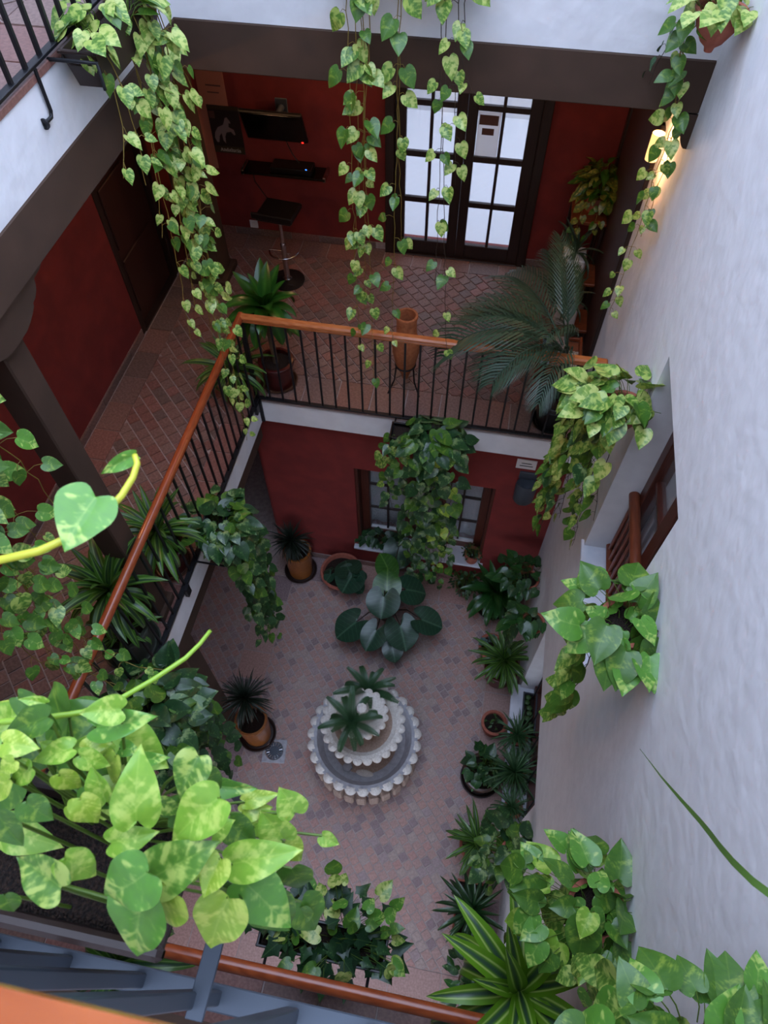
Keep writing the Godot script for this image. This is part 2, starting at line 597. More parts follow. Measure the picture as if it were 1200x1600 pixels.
func strap(width: float, arch: float, fold: float, rows := 9, tipw := 0.0, widest := 0.4) -> ArrayMesh:
	# a long blade of length 1 that arches over: the spine is bent in the y, z plane
	var st := begin()
	st.set_smooth_group(0)
	var pts: Array[PackedVector3Array] = []
	var pos := Vector3.ZERO
	var ang := 0.0
	for i in rows + 1:
		var t := float(i) / rows
		var w := width * (0.35 + 0.65 * sin(PI * minf(t / (2.0 * widest), 0.5))) if t < widest else width * pow(cos(PI / 2.0 * (t - widest) / (1.0 - widest)), 0.8)
		w = maxf(w, tipw)
		var up := Vector3(0, cos(ang), sin(ang))
		var line := PackedVector3Array()
		for f: float in [-1.0, -0.5, 0.0, 0.5, 1.0]:
			line.append(pos + Vector3(f * w, 0, 0) + up * absf(f) * w * fold)
		pts.append(line)
		ang = arch * pow(t, 1.3)
		pos += Vector3(0, -sin(ang), cos(ang)) / rows
	for i in rows:
		for k in 4:
			for c: Vector2i in [Vector2i(0, 0), Vector2i(1, 0), Vector2i(1, 1), Vector2i(0, 0), Vector2i(1, 1), Vector2i(0, 1)]:
				st.set_uv(Vector2((k + c.y) / 4.0, float(i + c.x) / rows))
				st.add_vertex(pts[i + c.x][k + c.y])
	st.generate_normals()
	st.index()
	return st.commit()


func leaf_shapes() -> void:
	var heart := [Vector2(0.0, 0.0), Vector2(0.19, -0.12), Vector2(0.34, -0.04), Vector2(0.43, 0.14), Vector2(0.42, 0.36), Vector2(0.30, 0.62), Vector2(0.10, 0.87), Vector2(0.0, 1.0)]
	var hs := [0.0, 0.02, 0.10, 0.25, 0.45, 0.67, 0.87, 1.0]
	var hm := dense(heart, hs, 10)
	MS.pothos = [blade(hm[0], hm[1], 2, 0.25, 0.18, 0.010), blade(hm[0], hm[1], 2, 0.42, 0.10, 0.014, 0.5), blade(hm[0], hm[1], 2, 0.12, 0.32, 0.018, -0.4), blade(hm[0], hm[1], 2, 0.6, 0.05, 0.01, 0.1)]
	var hd := dense(heart, hs, 18)
	MS.pothos_near = [blade(hd[0], hd[1], 4, 0.22, 0.16, 0.014), blade(hd[0], hd[1], 4, 0.38, 0.08, 0.02, 0.4), blade(hd[0], hd[1], 4, 0.12, 0.30, 0.024, -0.4)]
	var alo := [Vector2(0.0, 0.0), Vector2(0.17, -0.30), Vector2(0.33, -0.24), Vector2(0.45, -0.02), Vector2(0.47, 0.20), Vector2(0.40, 0.42), Vector2(0.22, 0.60), Vector2(0.0, 0.70)]
	var als := [0.0, 0.01, 0.06, 0.15, 0.28, 0.44, 0.60, 0.70]
	var ad := dense(alo, als, 18)
	MS.alocasia = [blade(ad[0], ad[1], 4, 0.12, 0.22, 0.010), blade(ad[0], ad[1], 4, 0.05, 0.35, 0.014), blade(ad[0], ad[1], 4, 0.22, 0.12, 0.01)]
	var oval := [Vector2(0.02, 0.0), Vector2(0.15, 0.08), Vector2(0.24, 0.25), Vector2(0.26, 0.45), Vector2(0.21, 0.66), Vector2(0.10, 0.86), Vector2(0.0, 1.0)]
	var ovs := [0.0, 0.08, 0.25, 0.45, 0.67, 0.87, 1.0]
	MS.oval = [blade(oval, ovs, 2, 0.3, 0.25, 0.01), blade(oval, ovs, 2, 0.5, 0.1, 0.02), blade(oval, ovs, 2, 0.15, 0.5, 0.02)]
	var ivy := [Vector2(0.0, 0.0), Vector2(0.22, -0.16), Vector2(0.30, 0.04), Vector2(0.50, 0.20), Vector2(0.30, 0.38), Vector2(0.22, 0.55), Vector2(0.10, 0.80), Vector2(0.0, 1.0)]
	MS.ivy = [blade(ivy, hs, 2, 0.2, 0.2, 0.0), blade(ivy, hs, 2, 0.4, 0.1, 0.0)]
	MS.strap = [strap(0.075, 0.5, 0.5), strap(0.075, 1.1, 0.5), strap(0.075, 1.7, 0.4), strap(0.07, 2.2, 0.4)]
	MS.broad_strap = [strap(0.10, 0.5, 0.35), strap(0.10, 1.2, 0.3), strap(0.10, 1.9, 0.3)]
	MS.needle = [strap(0.026, 0.3, 0.6, 5), strap(0.026, 0.9, 0.6, 5), strap(0.026, 1.5, 0.5, 5)]
	MS.spider = [strap(0.028, 0.9, 0.6, 6), strap(0.028, 1.6, 0.6, 6), strap(0.028, 2.3, 0.5, 7)]
	MS.frond = [frond(24, 0.44, 1.5, 0.019), frond(24, 0.46, 2.1, 0.019), frond(22, 0.40, 0.9, 0.019)]
	MS.cycad = [frond(26, 0.155, 1.3, 0.05, true), frond(26, 0.155, 1.9, 0.05, true), frond(24, 0.155, 0.8, 0.05, true)]


# a feather leaf of length 1: arched rachis and two rows of leaflets
func frond(pairs: int, reach: float, arch: float, width: float, stubby := false) -> ArrayMesh:
	var st := begin()
	var pts := PackedVector3Array()
	var angs := PackedFloat32Array()
	var pos := Vector3.ZERO
	var steps := 14
	for i in steps + 1:
		var t := float(i) / steps
		var ang := arch * pow(t, 1.4)
		pts.append(pos)
		angs.append(ang)
		pos += Vector3(0, -sin(ang), cos(ang)) / steps
	tube(st, pts, 0.010, 0.003, 5)
	for i in pairs:
		var t := lerpf(0.06 if stubby else 0.22, 0.99, float(i) / (pairs - 1))
		var fi := t * steps
		var k := mini(int(fi), steps - 1)
		var p := pts[k].lerp(pts[k + 1], fi - k)
		var ang := angs[k]
		var fwd := Vector3(0, -sin(ang), cos(ang))
		var up := Vector3(0, cos(ang), sin(ang))
		var l := reach * (sin(PI * clampf(t * 0.82 + 0.12, 0, 1)) * 0.85 + 0.15)
		for s: float in [-1.0, 1.0]:
			var dir := (Vector3(s, 0, 0) * (0.85 if stubby else 0.7) + fwd * (0.45 if stubby else 0.75) + up * 0.22).normalized()
			var q := p
			var side := dir.cross(up).normalized()
			var prev := PackedVector3Array()
			var segs := 2 if stubby else 3
			for j in segs + 1:
				var f := float(j) / segs
				var w := width * (1.0 - f * f) * (0.6 if f == 0.0 else 1.0)
				var line := PackedVector3Array([q - side * w * 0.5, q + side * w * 0.5])
				if j > 0:
					tri(st, prev[0], line[0], line[1], up, Vector3.ZERO, Vector2(0.4, float(j) / segs))
					tri(st, prev[0], line[1], prev[1], up, Vector3.ZERO, Vector2(0.4, float(j) / segs))
				prev = line
				q += dir * l / segs
				dir = (dir + Vector3(0, -0.55 if not stubby else -0.1, 0)).normalized()
	return st.commit()


func aim(pos: Vector3, dir: Vector3, up: Vector3, size: float, wide := 1.0) -> Transform3D:
	var z := dir.normalized()
	var x := up.cross(z)
	if x.length() < 0.01:
		x = Vector3(0.9, 0.1, 0.3).cross(z)
	x = x.normalized()
	var y := z.cross(x)
	return Transform3D(Basis(x * size * wide, y * size, z * size), pos)


func pick(a: Array) -> Variant:
	return a[rng.randi() % a.size()]


func rv() -> Vector3:
	return Vector3(rng.randf_range(-1, 1), rng.randf_range(-1, 1), rng.randf_range(-1, 1))


# blades grow beside the walls, not through them
func clear_of_walls(o: Vector3, pos: Vector3, dir: Vector3, size: float) -> Vector3:
	var tip := o + pos + dir.normalized() * size
	if tip.x > W - 0.02 and o.x < 2.74:
		dir = dir.normalized()
		dir.x = minf((W - 0.03 - o.x - pos.x) / size, 0.3)
	if tip.y < 2.5 and tip.z < -0.06 and o.z > -0.1:
		dir.z = absf(dir.z) * 0.6
	return dir


func leaf(parent: Node3D, pos: Vector3, dir: Vector3, up: Vector3, size: float, shapes: Array, mats: Array, wide := 1.0) -> void:
	dir = clear_of_walls(parent.position, pos, dir, size)
	if parent.position.x < 2.74:
		pos.x = minf(pos.x, W - 0.03 - parent.position.x)
	part("leaf", pick(shapes), M[pick(mats)], parent, aim(pos, dir, up, size, wide))


# a hanging runner: stem from the top down, leaves turned outwards (away from "back")
func runner(parent: Node3D, pts: PackedVector3Array, n: int, size: float, mats: Array, out: Vector3, stem := "vine_stem", r := 0.0028, spread := 0.05) -> void:
	var st := begin()
	var c := Curve3D.new()
	for i in pts.size():
		var a := pts[maxi(i - 1, 0)]
		var b := pts[mini(i + 1, pts.size() - 1)]
		c.add_point(pts[i], (a - b) / 6.0, (b - a) / 6.0)
	var total := c.get_baked_length()
	var line := PackedVector3Array()
	var steps := maxi(8, int(total / 0.07))
	for i in steps + 1:
		line.append(c.sample_baked(total * i / steps) + rv() * 0.006)
	tube(st, line, r, r * 0.6, 5)
	for i in n:
		var t := (i + rng.randf_range(0.1, 0.9)) / n
		var p := line[clampi(int(t * steps), 0, steps)]
		var side := out.cross(Vector3.UP).normalized() * (1.0 if i % 2 == 0 else -1.0)
		var o := (out * rng.randf_range(0.2, 1.0) + side * rng.randf_range(0.2, 1.0) + Vector3(0, rng.randf_range(-0.2, 0.3), 0)).normalized()
		var s := size * rng.randf_range(0.7, 1.15) * (1.0 - 0.3 * t * t)
		var q := p + o * rng.randf_range(0.4, 1.2) * spread
		tube(st, PackedVector3Array([p, p.lerp(q, 0.55) + Vector3(0, 0.012, 0), q]), 0.0016, 0.0012, 4, false)
		var dir := (o * 0.7 + Vector3(0, -0.75, 0) + rv() * 0.35).normalized()
		leaf(parent, q, dir, (out * 0.7 + Vector3(0, 0.8, 0) + rv() * 0.35), s, MS.pothos, mats)
	part("stem", st.commit(), M[stem], parent)


# a mound of heart leaves growing out of a pot or trough
func mound(parent: Node3D, c: Vector3, half: Vector3, n: int, size: float, mats: Array, rise := 0.16, lean := Vector3.ZERO, shapes: Array = []) -> void:
	var st := begin()
	var forms: Array = shapes if shapes.size() else MS.pothos
	for i in n:
		var a := rng.randf() * TAU
		var k := sqrt(rng.randf())
		var root := c + Vector3(cos(a) * k * half.x * 0.6, 0, sin(a) * k * half.z * 0.6)
		var o := Vector3(cos(a), 0, sin(a))
		var h := rise * rng.randf_range(0.25, 1.0) * (1.15 - 0.75 * k)
		var tip := c + Vector3(cos(a) * half.x * k * 1.1, h, sin(a) * half.z * k * 1.1) + lean * rng.randf_range(0.2, 1.0)
		tube(st, PackedVector3Array([root, root.lerp(tip, 0.5) + Vector3(0, h * 0.35, 0), tip]), 0.002, 0.0015, 4, false)
		var dir := (o * 0.8 + lean * 1.5 + Vector3(0, rng.randf_range(-0.65, 0.15), 0) + rv() * 0.35).normalized()
		leaf(parent, tip, dir, Vector3(0, 1, 0) + o * 0.35 + rv() * 0.3, size * rng.randf_range(0.65, 1.15), forms, mats)
	part("stem", st.commit(), M.petiole, parent, Transform3D.IDENTITY, true)


# a rosette of arching blades; tilt from lo to hi degrees above the horizon
func rosette(parent: Node3D, c: Vector3, n: int, length: float, shapes: Array, mat: String, lo: float, hi: float, wide := 1.0, called := "leaf", stuff_past := 300) -> void:
	for i in n:
		var a := i * 2.39996 + rng.randf_range(-0.25, 0.25)
		var t := float(i) / maxf(1.0, n - 1)
		var e := deg_to_rad(lerpf(lo, hi, t) + rng.randf_range(-8, 8))
		var dir := Vector3(cos(a) * cos(e), sin(e), sin(a) * cos(e))
		var l := length * rng.randf_range(0.78, 1.1) * (1.0 - 0.35 * maxf(0.0, t - 0.6))
		dir = clear_of_walls(parent.position, c, dir, l * 0.9)
		var shape: Mesh = shapes[clampi(int((1.0 - t) * shapes.size() + rng.randf_range(-0.4, 0.4)), 0, shapes.size() - 1)]
		part(called, shape, M[mat], parent, aim(c + Vector3(0, 0.05 * t * length, 0), dir, Vector3.UP + rv() * 0.15, l, wide))


# ---------------------------------------------------------------- pots
func pot(called: String, label: String, category: String, at: Vector3, r: float, h: float, mat: String, group := "", saucer := "", taper := 0.78, rim := 0.012) -> Node3D:
	var t := thing(called, label, category, at, group)
	var y0 := 0.0
	if saucer != "":
		y0 = 0.012
		part("saucer", lathe_mesh([Vector2(0.0, 0.0), Vector2(r * taper * 1.12, 0.0), Vector2(r * taper * 1.34, 0.035), Vector2(r * taper * 1.26, 0.035), Vector2(r * taper * 1.08, 0.010), Vector2(0, 0.010)]), M[saucer], t)
	var p := [Vector2(0, y0), Vector2(r * taper, y0), Vector2(r * lerpf(taper, 1.0, 0.55), y0 + h * 0.5), Vector2(r, y0 + h * 0.88), Vector2(r + rim, y0 + h * 0.885), Vector2(r + rim, y0 + h * 0.985), Vector2(r + rim * 0.6, y0 + h), Vector2(r - 0.016, y0 + h), Vector2(r - 0.020, y0 + h * 0.86)]
	part("pot_body", lathe_mesh(p), M[mat], t)
	part("soil", disc(r - 0.012, y0 + h * 0.86), M.soil, t)
	return t


func trough(parent: Node3D, l: float, w: float, h: float, mat: String, along_z := false) -> void:
	# open tapered box with a rim, long side along x (or z), the bottom at y = 0
	var st := begin()
	var k := 0.86
	for s: float in [-1.0, 1.0]:
		quad(st, Vector3(-l / 2 * k, 0, s * w / 2 * k), Vector3(l / 2 * k, 0, s * w / 2 * k), Vector3(l / 2, h, s * w / 2), Vector3(-l / 2, h, s * w / 2), Vector3(0, 0, s))
		quad(st, Vector3(s * l / 2 * k, 0, -w / 2 * k), Vector3(s * l / 2 * k, 0, w / 2 * k), Vector3(s * l / 2, h, w / 2), Vector3(s * l / 2, h, -w / 2), Vector3(s, 0, 0))
		cbox(st, Vector3(0, h, s * w / 2), Vector3(l + 0.02, 0.016, 0.016), 0.004)
		cbox(st, Vector3(s * l / 2, h, 0), Vector3(0.016, 0.016, w), 0.004)
		quad(st, Vector3(-l / 2, h, s * (w / 2 - 0.008)), Vector3(l / 2, h, s * (w / 2 - 0.008)), Vector3(l / 2, h * 0.7, s * (w / 2 - 0.012)), Vector3(-l / 2, h * 0.7, s * (w / 2 - 0.012)), Vector3(0, 0, -s))
	quad(st, Vector3(-l / 2 * k, 0, -w / 2 * k), Vector3(l / 2 * k, 0, -w / 2 * k), Vector3(l / 2 * k, 0, w / 2 * k), Vector3(-l / 2 * k, 0, w / 2 * k), Vector3.DOWN)
	var xf := Transform3D(Basis(Vector3.UP, PI / 2 if along_z else 0.0), Vector3.ZERO)
	part("trough_body", st.commit(), M[mat], parent, xf)
	part("soil", box_mesh(Vector3(-l / 2 + 0.008, h * 0.6, -w / 2 + 0.008), Vector3(l / 2 - 0.008, h * 0.84, w / 2 - 0.008), 0.01), M.soil, parent, xf)


# a flat iron bracket that carries a trough out from a rail
func bracket(parent: Node3D, a: Vector3, reach: Vector3, drop: float, mat := "black_iron") -> void:
	var st := begin()
	tube(st, PackedVector3Array([a, a + reach * 0.5, a + reach, a + reach + Vector3(0, drop, 0)]), 0.008, 0.008, 6)
	part("bracket", st.commit(), M[mat], parent)


# ---------------------------------------------------------------- the building
func shell() -> void:
	# right wall with two window openings
	var st := begin()
	rect(st, W, W + 0.35, 0, 9.2, -2.8, 1.18)
	rect(st, W, W + 0.35, 0, 9.2, 2.65, 6.0)
	rect(st, W, W + 0.35, 0, 0.2, 1.18, 2.65)
	rect(st, W, W + 0.35, 1.62, 3.08, 1.18, 2.65)
	rect(st, W, W + 0.35, 4.9, 9.2, 1.18, 2.65)
	rect(st, W, W + 0.35, 3.08, 4.9, 2.16, 2.65)
	rect(st, W + 0.35, W + 0.8, 0.1, 5.0, 1.0, 1.1)
	rect(st, W + 0.35, W + 0.8, 0.1, 5.0, 2.75, 2.85)
	rect(st, W + 0.8, W + 0.9, 0.1, 5.0, 1.0, 2.85)
	rect(st, W + 0.35, W + 0.9, 5.0, 5.1, 1.0, 2.85)
	rect(st, W + 0.35, W + 0.9, 2.0, 2.1, 1.0, 2.85)
	rect(st, W + 0.35, W + 0.9, 0.0, 0.1, 1.0, 2.85)
	struct("wall_right", st.commit(), M.plaster)
	# left wall of the galleries
	st = begin()
	rect(st, -1.65, -1.30, 0, 5.745, -0.61, 6.0)
	rect(st, -1.65, -1.30, 0, 2.785, -2.8, -0.61)
	rect(st, -1.65, -1.30, 4.95, 5.745, -2.8, -0.61)
	rect(st, -1.65, -1.30, 2.8, 4.95, -2.8, -1.56)
	struct("wall_left", st.commit(), M.red_wall)
	struct("wall_left", box_mesh(Vector3(-1.65, 5.745, -2.8), Vector3(-1.30, 10.8, 6.0), 0.0), M.plaster)  # unseen upper wall, raised to keep low sky off the right wall
	# back wall of the first-floor gallery with the door opening
	st = begin()
	rect(st, -1.65, 0.72, 2.53, 6.04, -2.6, -2.29)
	rect(st, 2.16, W + 0.35, 2.53, 6.04, -2.6, -2.29)
	rect(st, 0.72, 2.16, 4.95, 6.04, -2.6, -2.29)
	rect(st, 0.72, 2.16, 2.53, 2.79, -2.6, -2.29)
	struct("wall_back", st.commit(), M.red_wall)
	struct("wall_back", box_mesh(Vector3(-1.65, 6.04, -2.6), Vector3(W + 0.35, 10.8, -2.29), 0.0), M.plaster)  # unseen upper wall, its extra height screens low sky
	# ground-floor wall under the edge of the back gallery, its left corner rounded
	st = begin()
	rect(st, -0.13, 0.80, 0, 2.53, -0.62, -0.10)
	rect(st, 2.20, W, 0, 2.53, -0.62, -0.10)
	rect(st, 0.80, 2.20, 0, 0.41, -0.62, -0.10)
	rect(st, 0.80, 2.20, 1.87, 2.53, -0.62, -0.10)
	rect(st, -0.19, -0.13, 0, 2.53, -0.62, -0.16)
	lathe(st, PackedVector2Array([Vector2(0.06, 0), Vector2(0.06, 2.53)]), 24, Vector3(-0.13, 0, -0.16))
	rect(st, 0.7, 2.3, 0.3, 2.0, -1.0, -0.95)
	rect(st, 0.7, 0.75, 0.3, 2.0, -0.95, -0.62)
	rect(st, 2.25, 2.3, 0.3, 2.0, -0.95, -0.62)
	struct("wall_back", st.commit(), M.red_wall)
	st = begin()
	rect(st, -1.65, W, 0, 2.53, -2.8, -2.6)
	struct("wall_back", st.commit(), M.red_wall)
	# unseen front wall behind the viewer, its height chosen to screen low sky
	st = begin()
	rect(st, -1.65, W + 0.35, 2.3, 10.8, 6.0, 6.3)
	rect(st, -1.65, 0.3, 0, 2.3, 6.0, 6.3)  # pier beside a ground-floor opening added to light the courtyard
	rect(st, 2.5, W + 0.35, 0, 2.3, 6.0, 6.3)
	struct("unseen_wall_front", st.commit(), M.plaster)
	# slabs: their faces are the white bands
	st = begin()
	rect(st, -1.3, W, 2.53, 2.785, -2.6, 0.0)
	rect(st, -1.3, 0.0, 2.53, 2.785, 0.0, ZF)
	rect(st, -1.3, W, 2.53, 2.785, ZF, 6.0)
	struct("ceiling", st.commit(), M.plaster)
	st = begin()
	rect(st, -1.3, W, 5.745, 6.03, -2.3, 0.0)
	rect(st, -1.3, 0.0, 5.745, 6.03, 0.0, ZF)
	rect(st, -1.3, W, 5.745, 6.03, ZF + 0.08, 6.0)
	struct("ceiling", st.commit(), M.plaster)
	struct("ceiling", box_mesh(Vector3(-1.65, 8.5, -2.6), Vector3(-0.15, 8.7, 6.0), 0.0), M.plaster)  # unseen roof over the left gallery, placed to shade its top tiles
	# brown beams under the second-floor slab and under the first-floor slab on the left
	struct("trim_1", box_mesh(Vector3(-1.3, 5.49, -0.24), Vector3(W, 5.743, 0.004), 0.006), M.brown_beam)
	struct("trim_2", box_mesh(Vector3(-0.24, 5.51, 0.0), Vector3(0.004, 5.743, ZF), 0.006), M.brown_beam)
	struct("trim_3", box_mesh(Vector3(-1.3, 5.49, ZF + 0.08), Vector3(W, 5.743, ZF + 0.3), 0.006), M.brown_beam)
	struct("trim_4", box_mesh(Vector3(-0.26, 2.30, 0.0), Vector3(-0.03, 2.529, ZF), 0.006), M.brown_beam)
	# brick-red edge strip along the second-floor slab on the left
	struct("trim_5", box_mesh(Vector3(-0.05, 6.03, 0.0), Vector3(0.008, 6.062, ZF), 0.004), M.warm_tile_5)
	# unseen light well behind the glazed door, open-topped to brighten its panes
	st = begin()
	rect(st, -0.6, 3.6, 2.6, 2.78, -5.2, -2.6)
	rect(st, -0.6, 3.6, 2.6, 7.4, -5.4, -5.2)
	rect(st, -0.8, -0.6, 2.6, 7.4, -5.4, -2.6)
	rect(st, 3.6, 3.8, 2.6, 7.4, -5.4, -2.6)
	struct("unseen_wall_outer", st.commit(), M.white_paint)
	# wooden posts
	post("dark brown wooden post beside the left railing, carrying a curved corbel under the beam", Vector3(-0.155, Y1, 2.07), 5.51, 0.155, 2)
	post("dark brown wooden post in the gallery's back left corner, in front of the posters", Vector3(-0.92, Y1, -1.58), 5.49, 0.28, 0)
	post("dark brown ground-floor post on a square base beside the tall ochre pot", Vector3(-0.15, 0.0, 2.10), 2.30, 0.19, -1)
	# corbel at the right wall under the back beam
	st = begin()
	corbel(st, Vector3(W, 5.49, -0.11), 0, 0.24, 0.095, true)
	struct("trim_6", st.commit(), M.brown_beam)
	# dark door in the left wall
	var d := struct("door_1", box_mesh(Vector3(-1.42, 2.80, -1.55), Vector3(-1.36, 4.94, -0.62), 0.004), M.door_wood)
	for i in 3:
		part("door_panel", size_box(Vector3(0.02, 0.55, 0.62), 0.012), M.door_wood, d, Transform3D(Basis.IDENTITY, Vector3(-1.352, 3.2 + 0.66 * i, -1.085)))
	part("threshold", box_mesh(Vector3(-1.42, 2.785, -1.5), Vector3(-1.29, 2.806, -0.67)), M.dark_wood, d)
	part("door_frame", box_mesh(Vector3(-1.40, 2.8, -0.68), Vector3(-1.29, 4.95, -0.61)), M.dark_wood, d)
	part("door_frame", box_mesh(Vector3(-1.40, 2.8, -1.56), Vector3(-1.29, 4.95, -1.49)), M.dark_wood, d)
	d = struct("door_3", box_mesh(Vector3(W - 0.012, 2.80, -2.20), Vector3(W + 0.01, 5.0, -0.72), 0.004), M.door_wood)
	for i in 2:
		part("door_frame", box_mesh(Vector3(W - 0.03, 2.8, -2.27 + i * 1.50), Vector3(W + 0.01, 5.06, -2.18 + i * 1.50), 0.006), M.dark_wood, d)
	part("door_frame", box_mesh(Vector3(W - 0.03, 4.97, -2.2), Vector3(W + 0.01, 5.06, -0.72), 0.006), M.dark_wood, d)
	french_door()
	windows()
	baseboards()


func corbel(st: SurfaceTool, top: Vector3, along: int, width: float, length: float, half := false) -> void:
	# stepped and curved zapata: its profile hangs below the beam, long way along x (0) or z (2)
	var prof := PackedVector2Array()
	prof.append(Vector2(0, 0))
	prof.append(Vector2(length, 0))
	for p: Vector2 in [Vector2(1.0, -0.012), Vector2(0.96, -0.032), Vector2(0.90, -0.042), Vector2(0.73, -0.048), Vector2(0.72, -0.064), Vector2(0.68, -0.092), Vector2(0.60, -0.112), Vector2(0.52, -0.118), Vector2(0.51, -0.132), Vector2(0.42, -0.150), Vector2(0.33, -0.165), Vector2(0.2, -0.178), Vector2(0.0, -0.18)]:
		prof.append(Vector2(p.x * length, p.y))
	for s: float in ([-1.0] if half else [-1.0, 1.0]):
		var front: Array[Vector3] = []
		for q in prof:
			var p := Vector3(q.x * s, q.y, width / 2.0) if along == 0 else Vector3(width / 2.0, q.y, q.x * s)
			front.append(top + p)
		var back := Vector3(0, 0, -width) if along == 0 else Vector3(-width, 0, 0)
		for i in range(1, front.size() - 1):
			tri(st, front[0], front[i], front[i + 1], -back)
			tri(st, front[0] + back, front[i] + back, front[i + 1] + back, back)
		for i in range(1, front.size() - 1):
			var o := (front[i] + front[i + 1]) / 2.0 - (top + Vector3(0, -0.03, 0) + (Vector3(s * length * 0.4, 0, 0) if along == 0 else Vector3(0, 0, s * length * 0.4))) - back * 0.0
			quad(st, front[i], front[i + 1], front[i + 1] + back, front[i] + back, o)


func post(label: String, at: Vector3, top: float, w: float, along: int) -> void:
	var t := thing("wooden_post", label, "post", at)
	var h := top - at.y
	part("shaft", box_mesh(Vector3(-w / 2, 0, -w / 2), Vector3(w / 2, h - (0.17 if along >= 0 else 0.0), w / 2), 0.008), M.brown_beam, t)
	part("base_block", box_mesh(Vector3(-w * 0.68, 0, -w * 0.68), Vector3(w * 0.68, 0.07, w * 0.68), 0.008), M.brown_beam, t)
	if along >= 0:
		var st := begin()
		corbel(st, Vector3(0, h, 0), along, w + 0.09, 0.345)
		part("corbel", st.commit(), M.brown_beam, t)


func french_door() -> void:
	var d := struct("door_2", box_mesh(Vector3(0.72, 4.86, -2.36), Vector3(2.16, 4.95, -2.24), 0.006), M.dark_wood)
	for x: float in [0.72, 2.075]:
		part("door_frame", box_mesh(Vector3(x, 2.79, -2.36), Vector3(x + 0.085, 4.87, -2.24), 0.006), M.dark_wood, d)
	part("threshold", box_mesh(Vector3(0.80, 2.785, -2.36), Vector3(2.08, 2.81, -2.24), 0.004), M.dark_wood, d)
	for k in 2:
		var x0 := 0.805 + k * 0.636
		var cols := [0.907, 1.118, 1.146, 1.345] if k == 0 else [1.53, 1.737, 1.765, 1.970]
		var st := begin()
		var z0 := -2.325
		var z1 := -2.275
		span(st, Vector3(x0, 2.81, z0), Vector3(cols[0], 4.86, z1), 0.005)
		span(st, Vector3(cols[3], 2.81, z0), Vector3(x0 + 0.633, 4.86, z1), 0.005)
		span(st, Vector3(cols[0], 2.81, z0), Vector3(cols[3], 2.96, z1), 0.005)
		span(st, Vector3(cols[0], 4.745, z0), Vector3(cols[3], 4.86, z1), 0.005)
		part("door_leaf", st.commit(), M.dark_wood, d)
		part("mullion", box_mesh(Vector3(cols[1], 2.95, z0 + 0.008), Vector3(cols[2], 4.75, z1 - 0.004), 0.004), M.dark_wood, d)
		var rows := [2.96, 3.372, 3.425, 3.822, 3.876, 4.28, 4.328, 4.745]
		for r in 4:
			if r < 3:
				part("glazing_bar", box_mesh(Vector3(cols[0], rows[r * 2 + 1], z0 + 0.008), Vector3(cols[3], rows[r * 2 + 2], z1 - 0.004), 0.004), M.dark_wood, d)
			for c in 2:
				part("pane", box_mesh(Vector3(cols[c * 2], rows[r * 2], -2.303), Vector3(cols[c * 2 + 1], rows[r * 2 + 1], -2.299), 0.0), M.glass, d)
	part("handle", tube_mesh(PackedVector3Array([Vector3(1.46, 3.80, -2.27), Vector3(1.46, 3.80, -2.235), Vector3(1.39, 3.80, -2.235)]), 0.009, 0.009), M.black_iron, d)
	# sheet of paper taped inside one pane
	var p := thing("paper_notice", "white paper notice with two brown printed blocks on a door pane", "notice", Vector3(1.634, 4.075, -2.2975))
	part("sheet", size_box(Vector3(0.196, 0.39, 0.0006), 0.0), M.thin_paper, p)
	part("printed_block", size_box(Vector3(0.165, 0.085, 0.002), 0.0), M.brown_card, p, Transform3D(Basis.IDENTITY, Vector3(-0.004, 0.125, 0.0015)))
	part("printed_block", size_box(Vector3(0.105, 0.058, 0.002), 0.0), M.brown_card, p, Transform3D(Basis.IDENTITY, Vector3(-0.004, 0.025, 0.0015)))


